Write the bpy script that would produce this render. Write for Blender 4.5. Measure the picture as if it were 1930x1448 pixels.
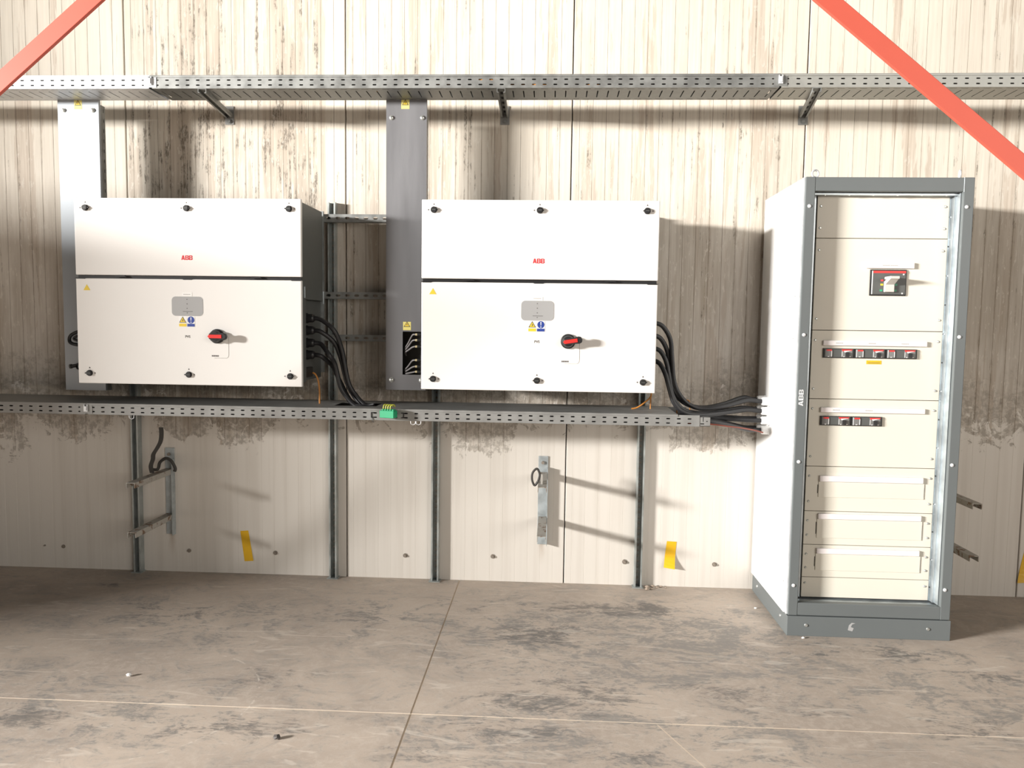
import bpy, bmesh, math, random
from mathutils import Vector, Matrix
random.seed(7)

# ------------------------------------------------------------------ clear
for o in list(bpy.data.objects): bpy.data.objects.remove(o, do_unlink=True)
SC = bpy.context.scene
COL = SC.collection

# ------------------------------------------------------------------ camera
F_PX, PITCH, YAW, ROLL = 1455.95, 0.0755366, -0.0508465, 0.0136808
CAM_POS = Vector((0.0, -4.1422, 1.40138))
fw0 = Vector((math.sin(YAW), math.cos(YAW), 0)); rt0 = Vector((math.cos(YAW), -math.sin(YAW), 0)); up0 = Vector((0, 0, 1))
fw = math.cos(PITCH)*fw0 - math.sin(PITCH)*up0
up1 = math.cos(PITCH)*up0 + math.sin(PITCH)*fw0
rt = math.cos(ROLL)*rt0 + math.sin(ROLL)*up1
up = -math.sin(ROLL)*rt0 + math.cos(ROLL)*up1
cam = bpy.data.cameras.new('camera'); camo = bpy.data.objects.new('camera', cam); COL.objects.link(camo)
cam.sensor_fit = 'HORIZONTAL'; cam.sensor_width = 36.0; cam.lens = 36.0*F_PX/1930.0
cam.clip_start = 0.05; cam.clip_end = 100
M3 = Matrix((rt, up, -fw)).transposed()
camo.matrix_world = Matrix.Translation(CAM_POS) @ M3.to_4x4()
SC.camera = camo

# ------------------------------------------------------------------ world (soft light filling the hall)
w = bpy.data.worlds.new('hall_light'); SC.world = w; w.use_nodes = True
bg = w.node_tree.nodes['Background']
bg.inputs['Color'].default_value = (1.0, 0.935, 0.85, 1); bg.inputs['Strength'].default_value = 0.082

# ------------------------------------------------------------------ daylight entering through the long window band of the side wall
ld = bpy.data.lights.new('window_daylight', 'AREA'); ld.shape = 'RECTANGLE'
ld.size = 3.0; ld.size_y = 0.8; ld.energy = 7000; ld.color = (1.0, 0.97, 0.93)
lo = bpy.data.objects.new('window_daylight', ld); COL.objects.link(lo)
lo.location = (-13.0, -7.0, 3.3)
d = (Vector((0.2, -0.2, 1.5)) - lo.location)
lo.rotation_euler = d.to_track_quat('-Z', 'Y').to_euler()

# ------------------------------------------------------------------ weak fill lamp added at front right to lighten the shadows, source unseen
l2 = bpy.data.lights.new('fill_light', 'AREA'); l2.shape = 'RECTANGLE'
l2.size = 5.0; l2.size_y = 3.6; l2.energy = 330; l2.color = (1.0, 0.95, 0.88)
l2o = bpy.data.objects.new('fill_light', l2); COL.objects.link(l2o)
l2o.location = (6.5, -9.5, 3.0)
l2o.rotation_euler = (Vector((1.6, 0, 1.2)) - l2o.location).to_track_quat('-Z', 'Y').to_euler()

# ------------------------------------------------------------------ view
vs = SC.view_settings
vs.view_transform = 'Standard'; vs.look = 'None'; vs.exposure = 0.0; vs.gamma = 1.0
vs.use_curve_mapping = False
SC.display_settings.display_device = 'sRGB'
SC.cycles.max_bounces = 4; SC.cycles.diffuse_bounces = 2; SC.cycles.glossy_bounces = 2
SC.cycles.transmission_bounces = 1; SC.cycles.transparent_max_bounces = 2; SC.cycles.volume_bounces = 0
SC.cycles.caustics_reflective = False; SC.cycles.caustics_refractive = False

# ================================================================== materials
def mat(name, color, rough=0.5, metal=0.0, spec=0.5):
    m = bpy.data.materials.new(name); m.use_nodes = True
    b = m.node_tree.nodes['Principled BSDF']
    b.inputs['Base Color'].default_value = (*color, 1); b.inputs['Roughness'].default_value = rough
    b.inputs['Metallic'].default_value = metal
    b.inputs['Specular IOR Level'].default_value = spec
    return m
class NT:
    dim = '3D'
    def __init__(s, m): s.t = m.node_tree; s.b = s.t.nodes['Principled BSDF']
    def sc(s, p, a, b, seed=0.0):
        x = s.n('ShaderNodeVectorMath', operation='MULTIPLY_ADD'); s.lk(p, x.inputs[0])
        x.inputs[1].default_value = (a, b, 0); x.inputs[2].default_value = (seed*13.71, seed*7.37, 0); return x.outputs[0]
    def n(s, ty, **kw):
        x = s.t.nodes.new(ty)
        for k, v in kw.items(): setattr(x, k, v)
        return x
    def lk(s, a, b): s.t.links.new(a, b)
    def put(s, sock, v):
        if isinstance(v, bpy.types.NodeSocket): s.lk(v, sock)
        elif isinstance(v, tuple) and len(v) == 3 and sock.type == 'RGBA': sock.default_value = (*v, 1)
        else: sock.default_value = v
    def math(s, op, a, b=None, c=None, clamp=False):
        x = s.n('ShaderNodeMath', operation=op); x.use_clamp = clamp
        s.put(x.inputs[0], a)
        if b is not None: s.put(x.inputs[1], b)
        if c is not None: s.put(x.inputs[2], c)
        return x.outputs[0]
    def pos(s): 
        g = s.n('ShaderNodeNewGeometry'); sp = s.n('ShaderNodeSeparateXYZ'); s.lk(g.outputs['Position'], sp.inputs[0]); return sp.outputs
    def vec(s, x, y, z):
        c = s.n('ShaderNodeCombineXYZ'); s.put(c.inputs[0], x); s.put(c.inputs[1], y); s.put(c.inputs[2], z); return c.outputs[0]
    def noise(s, v, scale=1.0, detail=4, rough=0.55, dist=0.0):
        x = s.n('ShaderNodeTexNoise', noise_dimensions=s.dim); s.put(x.inputs['Vector'], v); x.inputs['Scale'].default_value = scale
        x.inputs['Detail'].default_value = detail; x.inputs['Roughness'].default_value = rough; x.inputs['Distortion'].default_value = dist
        return x.outputs['Fac']
    def ramp(s, v, a, b, lo=0.0, hi=1.0):
        x = s.n('ShaderNodeMapRange', interpolation_type='SMOOTHSTEP'); x.clamp = True
        s.put(x.inputs[0], v); s.put(x.inputs[1], a); s.put(x.inputs[2], b); x.inputs[3].default_value = lo; x.inputs[4].default_value = hi
        return x.outputs[0]
    def mix(s, f, a, b):
        x = s.n('ShaderNodeMix', data_type='RGBA'); s.put(x.inputs[0], f); s.put(x.inputs[6], a); s.put(x.inputs[7], b); return x.outputs[2]
    def curve1d(s, v, stops):
        x = s.n('ShaderNodeValToRGB'); s.put(x.inputs[0], v); cr = x.color_ramp
        cr.elements[0].position = stops[0][0]; cr.elements[0].color = (stops[0][1],)*3 + (1,)
        cr.elements[1].position = stops[-1][0]; cr.elements[1].color = (stops[-1][1],)*3 + (1,)
        for p, c in stops[1:-1]:
            e = cr.elements.new(p); e.color = (c, c, c, 1)
        return x.outputs[0]
    def bump(s, h, strength=0.2, dist=0.002):
        x = s.n('ShaderNodeBump'); x.inputs['Strength'].default_value = strength; x.inputs['Distance'].default_value = dist
        s.lk(h, x.inputs['Height']); s.lk(x.outputs[0], s.b.inputs['Normal'])
    def gauss(s, p, cx, cy, rx, ry, amp=1.0):
        x = s.n('ShaderNodeVectorMath', operation='MULTIPLY_ADD'); s.lk(p, x.inputs[0])
        x.inputs[1].default_value = (1/rx, 1/ry, 0); x.inputs[2].default_value = (-cx/rx, -cy/ry, 0)
        d_ = s.n('ShaderNodeVectorMath', operation='DOT_PRODUCT'); s.lk(x.outputs[0], d_.inputs[0]); s.lk(x.outputs[0], d_.inputs[1])
        return s.math('MULTIPLY_ADD', d_.outputs['Value'], -amp, amp, clamp=True)

def wall_material(groove=False):
    m = mat('groove_dirt' if groove else 'painted_panel', (.8, .75, .66), .62 if not groove else .8)
    k = NT(m); k.dim = '2D'; X, Y, Z = k.pos(); PW = k.vec(X, Z, 0.0)
    edge_n = k.noise(k.sc(PW, 2.3, 0.0), 1.0, 2, .5)
    fine_n = k.noise(k.sc(PW, 16, 9, 3.0), 1.0, 4, .65)
    e = k.math('ADD', Z, k.math('MULTIPLY', k.math('SUBTRACT', edge_n, .5), .42))
    e = k.math('ADD', e, k.math('MULTIPLY', k.math('SUBTRACT', fine_n, .5), .36))
    e = k.math('ADD', e, k.math('MULTIPLY', k.math('SUBTRACT', k.noise(k.sc(PW, 1, 1, 6.0), 11.0, 5, .74, .6), .5), .62))
    # runs of dirt that reach lower down the wall
    for cx, cz, rx, rz in ((-1.66, .80, .20, .26), (-.36, .80, .20, .22), (.84, .84, .30, .16), (-2.62, .86, .26, .2), (-3.0, .62, .16, .42), (-2.02,.84,.18,.12)):
        e = k.math('ADD', e, k.gauss(PW, cx, cz, rx, rz, .26))
    upper = k.ramp(e, .89, .97)
    streak = k.noise(k.sc(PW, 30, 1.1, 7.0), 1.0, 4, .68)
    streak2 = k.noise(k.sc(PW, 70, 2.2, 1.0), 1.0, 3, .6)
    blotch = k.noise(k.sc(PW, 4.5, 1.1, 2.0), 1.0, 4, .6)
    xs = k.math('DIVIDE', k.math('ADD', X, 3.5), 7.0)     # -3.5..3.5 -> 0..1
    def sx(x): return (x + 3.5)/7.0
    heavy_x = k.curve1d(xs, [(0, .45), (sx(-2.75), .30), (sx(-2.34), .22), (sx(-2.28), .80), (sx(-1.95), .95), (sx(-1.72), .80), (sx(-1.6), .60), (sx(-1.45), .90),
        (sx(-1.27), .86), (sx(-1.2), .25), (sx(-1.1), .50), (sx(-.8), .50), (sx(-.6), .62), (sx(-.42), .62), (sx(-.3), .32), (sx(.05), .30), (sx(.14), .50), (sx(.3), .40), (sx(.7), .45), (sx(1.15), .52),
        (sx(1.3), .22), (sx(1.7), .22), (sx(2.2), .45), (1, .4)])
    hz = k.curve1d(k.math('DIVIDE', Z, 4.0), [(0, 0.0), (.17, .35), (.25, .72), (.45, .85), (.60, 1.0), (.635, .90), (.66, .78), (.8, .72), (1, .7)])
    heavy = k.math('MULTIPLY', heavy_x, hz)
    s1 = k.ramp(streak, .33, .67); s2 = k.ramp(streak2, .35, .65); bl = k.ramp(blotch, .35, .65); fn_ = k.ramp(fine_n, .32, .68)
    midz = k.math('MULTIPLY', k.ramp(Z, .70, .95), k.ramp(Z, 1.75, 2.20, 1.0, 0.0))
    # film of brown dust
    fx = k.math('ADD', k.math('MULTIPLY', s1, .42), k.math('ADD', k.math('MULTIPLY', bl, .36), k.math('ADD', k.math('MULTIPLY', s2, .20), .10)))
    film = k.math('ADD', k.math('MULTIPLY', heavy, fx), k.math('MULTIPLY', midz, k.math('ADD', .30, k.math('MULTIPLY', bl, .22))))
    xp = k.math('FLOORED_MODULO', k.math('SUBTRACT', X, .086), 1.2)
    gd = k.math('MULTIPLY', k.math('ABSOLUTE', k.math('SUBTRACT', k.math('FRACT', k.math('ADD', k.math('DIVIDE', k.math('SUBTRACT', xp, .0395), .0686), .5)), .5)), .0686)
    gw = k.math('ADD', .0015, k.math('MULTIPLY', s1, .012))
    halo = k.math('MULTIPLY', k.ramp(k.math('DIVIDE', gd, gw), .1, 1.0, 1.0, 0.0), k.math('ADD', .03, k.math('MULTIPLY', fn_, .26)))
    film = k.math('MULTIPLY', upper, k.math('ADD', film, k.math('ADD', halo, k.math('MULTIPLY', s2, .08))))
    cream = (.79, .745, .68)
    c = k.mix(k.ramp(Z, 1.2, 2.6), cream, (.80, .735, .63))
    # thin dried film with crisp edges
    dry = k.noise(k.sc(PW, 8.5, .55, 11.0), 1.0, 6, .66, .0)
    dth = k.math('SUBTRACT', .62, k.math('MULTIPLY', heavy, .20))
    dm = k.math('MULTIPLY', k.ramp(dry, dth, k.math('ADD', dth, .035)), k.math('ADD', .42, k.math('MULTIPLY', s2, .26)))
    c = k.mix(k.math('MULTIPLY', dm, upper), c, (.535, .435, .345))
    c = k.mix(k.math('MINIMUM', k.math('MULTIPLY', film, .88), .92), c, (.40, .34, .27))
    # dark crusts of dirt
    th = k.math('SUBTRACT', 1.02, k.math('MULTIPLY', heavy, .56))
    mixn = k.math('ADD', k.math('MULTIPLY', s1, .42), k.math('ADD', k.math('MULTIPLY', fn_, .38), k.math('MULTIPLY', s2, .20)))
    crust = k.math('MULTIPLY', k.ramp(mixn, th, k.math('ADD', th, .20)), upper)
    gr = k.noise(k.sc(PW, 120, 45, 2.0), 1.0, 3, .7)
    crust = k.math('MULTIPLY', crust, k.ramp(gr, .36, .56, .15, 1.0))
    c = k.mix(k.math('MULTIPLY', crust, .82), c, (.15, .126, .098))
    # ragged water mark where the dirt ends
    gr2 = k.noise(k.sc(PW, 1, 1, 1.0), 34.0, 4, .72, .0)
    wm = k.math('MULTIPLY', k.math('MULTIPLY', k.ramp(e, .89, .93), k.ramp(e, 1.02, 1.25, 1.0, 0.0)), k.ramp(gr2, .36, .60))
    c = k.mix(k.math('MULTIPLY', wm, .55), c, (.25, .215, .175))
    # flaked off flecks, the clean paint shows again
    fl = k.noise(k.sc(PW, 48, 13, 5.0), 1.0, 3, .7)
    c = k.mix(k.math('MULTIPLY', k.ramp(fl, .60, .68), k.math('MULTIPLY', upper, .55)), c, (.72, .67, .59))
    # grey scuffing on the low clean part
    lowd = k.math('SUBTRACT', 1.0, upper)
    sc_ = k.noise(k.sc(PW, 20, .6, 0.0), 1.0, 3, .5)
    c = k.mix(k.math('MULTIPLY', k.ramp(sc_, .42, .75), k.math('MULTIPLY', lowd, .30)), c, (.60, .545, .475))
    # wiped arc on the left
    for cx, cz, r0, wd in ((-2.86, .46, .565, .022),):
        dx = k.math('SUBTRACT', X, cx); dz = k.math('SUBTRACT', Z, cz)
        rr = k.math('SQRT', k.math('ADD', k.math('MULTIPLY', dx, dx), k.math('MULTIPLY', dz, dz)))
        ring = k.math('SUBTRACT', 1.0, k.math('DIVIDE', k.math('ABSOLUTE', k.math('SUBTRACT', rr, r0)), wd), clamp=True)
        ring = k.math('MULTIPLY', ring, k.math('MULTIPLY', k.ramp(dz, .25, .45), k.math('MULTIPLY', k.ramp(fine_n, .3, .6), .7)))
        c = k.mix(ring, c, (.70, .63, .53))
    # rusty drips below the old brackets
    for cx, zt in ((-2.105, .22), (-.04, .24), (2.035, .22)):
        wx = k.ramp(k.math('ABSOLUTE', k.math('SUBTRACT', k.math('ADD', X, k.math('MULTIPLY', k.math('SUBTRACT', fine_n, .5), .03)), cx)), .0, .028, 1.0, 0.0)
        c = k.mix(k.math('MULTIPLY', wx, k.math('MULTIPLY', k.ramp(Z, zt - .16, zt + .02), k.math('MULTIPLY', k.ramp(Z, zt+.03, zt+.05, 1., 0.), .55))), c, (.42, .31, .22))
    if groove:
        gv = k.noise(k.sc(PW, 9, 2.0, 4.0), 1.0, 3, .6)
        ga = k.math('ADD', k.math('MULTIPLY', upper, k.math('ADD', .25, k.math('MULTIPLY', gv, .85))), .05, clamp=True)
        c = k.mix(ga, c, (.20, .15, .105))
    k.lk(c, k.b.inputs['Base Color'])
    return m

def floor_material():
    m = mat('worn_concrete', (.6, .5, .4), .7)
    k = NT(m); k.dim = '2D'; X, Y, Z = k.pos()
    p = k.vec(X, Y, 0.0)
    big = k.noise(p, 1.5, 3, .6, .4); mid = k.noise(k.sc(p, 1.0, 2.0, 3.0), 5.0, 5, .68, .6)
    fine = k.noise(p, 26.0, 4, .72, .3); grain = k.noise(p, 130.0, 2, .7)
    c = k.mix(k.ramp(big, .35, .65), (.42, .352, .297), (.52, .437, .365))
    c = k.mix(k.math('MULTIPLY', k.ramp(fine, .38, .70), .7), c, (.55, .48, .412))
    blobs = None
    for cx, cy, rx, ry, a in ((.32, -.36, .55, .13, .95), (.62, -.36, .25, .10, .6), (.05, -.72, .38, .22, .8), (-.35, -.42, .45, .16, .45), (-.9, -.55, .55, .2, .35), (-1.8, -.6, .40, .12, .55), (-2.3, -.25, .30, .08, .6),
            (1.40, -.80, .55, .14, .65), (1.75, -1.0, .35, .12, .5), (-1.80, -1.62, .30, .12, .8), (-1.05, -1.62, .5, .14, .6), (.05, -1.30, .50, .22, .7), (-.1, -1.56, .35, .12, .65),
            (.70, -1.25, .35, .16, .7), (.9, -1.32, .30, .18, .4), (1.45, -1.42, .3, .16, .6), (-.4, -1.75, .3, .1, .45), (-1.1, -1.22, .40, .12, .5), (1.7,-1.9,.4,.3,.5), (-.25,-1.0,.3,.15,.35), (.25, -1.7, .3, .12, .4)):
        g = k.gauss(p, cx, cy, rx, ry, a)
        blobs = g if blobs is None else k.math('MAXIMUM', blobs, g)
    m1 = k.ramp(mid, .32, .68); f1 = k.ramp(fine, .32, .68)
    mid2 = k.noise(k.sc(p, 1.0, 1.7, 8.0), 3.6, 7, .76, .5); m2 = k.ramp(mid2, .34, .66)
    c = k.mix(k.math('MULTIPLY', k.ramp(k.math('ADD', k.math('MULTIPLY', m2, .65), k.math('MULTIPLY', f1, .35)), .35, .95), .45), c, (.30, .27, .243))
    st_ = k.noise(k.sc(p, 22, 60, 4.0), 1.0, 4, .72, .8)
    grey = None
    for cx, cy, rx, ry, a in ((.45, -.75, 1.25, .62, .85), (-.6, -.6, .9, .35, .55), (.2, -1.55, 1.1, .35, .6), (1.5, -1.1, .9, .45, .6), (-1.7, -1.5, .9, .4, .5), (-1.6, -.7, .9, .35, .45)):
        g = k.gauss(p, cx, cy, rx, ry, a); grey = g if grey is None else k.math('MAXIMUM', grey, g)
    gm = k.math('ADD', k.math('MULTIPLY', m2, .45), k.math('ADD', k.math('MULTIPLY', k.ramp(st_, .33, .67), .35), k.math('MULTIPLY', f1, .20)))
    gth = k.math('SUBTRACT', .70, k.math('MULTIPLY', grey, .52))
    c = k.mix(k.math('MULTIPLY', k.ramp(gm, gth, k.math('ADD', gth, .38)), .80), c, (.265, .25, .232))
    thr = k.math('SUBTRACT', .84, k.math('MULTIPLY', blobs, .78))
    dn = k.math('ADD', k.math('MULTIPLY', m1, .34), k.math('ADD', k.math('MULTIPLY', k.ramp(st_, .33, .67), .30), k.math('MULTIPLY', m2, .36)))
    dark = k.ramp(dn, thr, k.math('ADD', thr, .48))
    c = k.mix(k.math('MULTIPLY', dark, .80), c, (.16, .15, .14))
    c = k.mix(k.math('MULTIPLY', k.ramp(grain, .55, .8), .25), c, (.30, .25, .21))
    # pale scuffs
    sc1 = k.noise(k.sc(p, 3.0, 16.0, 9.0), 1.0, 3, .7, 1.2)
    c = k.mix(k.math('MULTIPLY', k.ramp(sc1, .60, .72), .45), c, (.70, .63, .55))
    # the pale crack running out of the joint
    x0, y0, x1, y1 = .39, -1.472, .62, -1.98
    L = math.hypot(x1 - x0, y1 - y0); nx, ny = -(y1 - y0)/L, (x1 - x0)/L
    dd = k.math('ABSOLUTE', k.math('ADD', k.math('MULTIPLY', k.math('SUBTRACT', X, x0), nx), k.math('MULTIPLY', k.math('SUBTRACT', Y, y0), ny)))
    cr = k.math('MULTIPLY', k.ramp(dd, .0012, .0035, 1., 0.), k.ramp(Y, -1.49, -1.478, 1., 0.))
    c = k.mix(k.math('MULTIPLY', cr, .7), c, (.72, .60, .47))
    # curved tyre scratches
    for cx, cy, r0 in ((-1.5, -1.45, .42),):
        dx = k.math('SUBTRACT', X, cx); dy = k.math('SUBTRACT', Y, cy)
        rr = k.math('SQRT', k.math('ADD', k.math('MULTIPLY', dx, dx), k.math('MULTIPLY', dy, dy)))
        ring = k.ramp(k.math('ABSOLUTE', k.math('SUBTRACT', rr, r0)), .0, .006, 1., 0.)
        ring = k.math('MULTIPLY', k.math('MULTIPLY', ring, k.ramp(dx, .05, .2)), k.ramp(fine, .45, .6, 0., .55))
        c = k.mix(ring, c, (.72, .65, .57))
    k.lk(c, k.b.inputs['Base Color'])
    k.bump(k.noise(p, 22.0, 2, .6), .14, .003)
    return m

def metal_material(name, col, rough=.42, metal=.75, var=.18, scale=14.0, stretch=(1, 1, 1)):
    m = mat(name, col, rough, metal); k = NT(m); X, Y, Z = k.pos()
    v = k.vec(k.math('MULTIPLY', X, stretch[0]), k.math('MULTIPLY', Y, stretch[1]), k.math('MULTIPLY', Z, stretch[2]))
    n = k.noise(v, scale, 5, .6)
    lo_ = tuple(x*(1 - var) for x in col); hi_ = tuple(min(1, x*(1 + var)) for x in col)
    k.lk(k.mix(k.ramp(n, .3, .7), lo_, hi_), k.b.inputs['Base Color'])
    k.lk(k.ramp(n, .3, .7, rough*.85, rough*1.2), k.b.inputs['Roughness'])
    return m
def paint(name, col, rough=.45, var=.04, scale=9.0):
    m = mat(name, col, rough); k = NT(m); X, Y, Z = k.pos()
    n = k.noise(k.vec(X, Y, Z), scale, 4, .6)
    k.lk(k.mix(n, tuple(x*(1 - var) for x in col), tuple(min(1, x*(1 + var)) for x in col)), k.b.inputs['Base Color'])
    return m
def rusty_material():
    m = mat('rusty_steel', (.5, .48, .44), .6, .2); k = NT(m); X, Y, Z = k.pos()
    n = k.noise(k.vec(X, Y, Z), 22.0, 6, .7, .5)
    c = k.mix(k.ramp(n, .52, .62), (.46, .44, .40), (.20, .12, .075)); k.lk(c, k.b.inputs['Base Color']); k.bump(n, .4, .002)
    return m

M = {}
M['wall'] = wall_material(); M['groove'] = wall_material(True); M['floor'] = floor_material()
M['dust'] = paint('joint_dust', (.74, .63, .50), .85, .12, 30)
M['galv'] = metal_material('galvanised_steel', (.27, .275, .265), .5, .45)
M['galv_bright'] = metal_material('bright_galvanised_steel', (.80, .82, .84), .42, .35, .10)
M['galv_pale'] = metal_material('pale_galvanised_steel', (.31, .31, .30), .5, .35, .08)
M['galv_light'] = metal_material('light_galvanised_steel', (.42, .42, .39), .5, .4, .10)
M['strut'] = metal_material('strut_steel', (.42, .45, .44), .45, .5)
M['galv_dark'] = metal_material('dull_galvanised_steel', (.34, .36, .36), .5, .5)
M['sheet'] = metal_material('brushed_sheet', (.23, .23, .24), .45, .5, .03, 2.0, (3, 1, .4))
M['sheet_blue'] = metal_material('bright_brushed_sheet', (.37, .40, .43), .42, .45, .03, 2.0, (3, 1, .4))
M['zinc'] = metal_material('zinc_profile', (.60, .66, .69), .35, .7, .15, 10)
M['white'] = paint('white_powder_coat', (.89, .87, .84), .42, .012)
M['cabwhite'] = paint('white_cabinet_paint', (.90, .90, .89), .4, .012)
M['cream'] = paint('cream_panel_paint', (.80, .765, .665), .42, .012)
M['anth'] = paint('slate_grey_paint', (.135, .150, .152), .45, .05)
M['bodygrey'] = paint('dark_grey_casting', (.125, .132, .126), .5, .08, 20)
M['black'] = paint('black_plastic', (.017, .017, .018), .45, .1, 30)
M['rubber'] = paint('black_cable_sheath', (.020, .020, .022), .42, .15, 30)
M['greycable'] = paint('grey_cable_sheath', (.20, .19, .19), .5, .1, 30)
M['seam'] = paint('dark_gap', (.03, .028, .025), .8)
M['red'] = paint('red_print', (.75, .02, .03), .5)
M['redlever'] = paint('red_plastic', (.80, .035, .03), .4)
M['brace'] = paint('red_oxide_paint', (.58, .10, .062), .5, .07, 5)
M['platen'] = paint('grey_film', (.40, .40, .40), .55, .02)
M['labelwhite'] = paint('white_label', (.93, .92, .90), .5, .01)
M['pinklabel'] = paint('white_label_strip', (.90, .85, .84), .4, .02)
M['yellow'] = paint('warning_yellow', (.86, .62, .05), .5, .03)
M['paleyellow'] = paint('faded_yellow_label', (.80, .70, .22), .5, .05)
M['blue'] = paint('safety_blue', (.025, .06, .32), .5)
M['ink'] = paint('dark_print', (.10, .09, .085), .6)
M['paleink'] = paint('pale_grey_print', (.48, .46, .44), .6)
M['tape'] = paint('yellow_tape', (.86, .50, .015), .45, .08, 30)
M['green'] = paint('green_plastic', (.012, .36, .16), .4, .05)
M['wireyg'] = paint('yellow_green_wire', (.58, .60, .06), .45, .3, 120)
M['orange'] = paint('orange_sheath', (.62, .25, .045), .5, .1, 30)
M['redwire'] = paint('dark_red_wire', (.26, .055, .03), .5)
M['screw'] = metal_material('screw_steel', (.62, .64, .62), .3, .8)
M['stud'] = paint('dirty_screw', (.28, .24, .20), .6, .2, 60)
M['rust'] = rusty_material()
M['oldgalv'] = metal_material('old_galvanised', (.45, .49, .50), .55, .25, .2, 18)
M['hook'] = paint('dark_strap_steel', (.055, .05, .045), .6, .2, 30)
M['brass'] = paint('pale_connector', (.70, .60, .36), .35, .1)
M['devgrey'] = paint('device_grey', (.10, .105, .10), .45)
M['devclear'] = paint('smoked_window', (.20, .20, .195), .25)
M['lever'] = paint('light_grey_lever', (.66, .63, .59), .4)
M['led_y'] = paint('yellow_button', (.75, .55, .04), .4)
M['led_g'] = paint('green_button', (.03, .35, .18), .4)
M['led_r'] = paint('red_button', (.62, .08, .08), .4)
M['pebble'] = paint('mortar_crumb', (.42, .34, .27), .8, .2, 60)
M['block'] = paint('grey_blockwork', (.42, .40, .37), .8, .1, 12)

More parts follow.
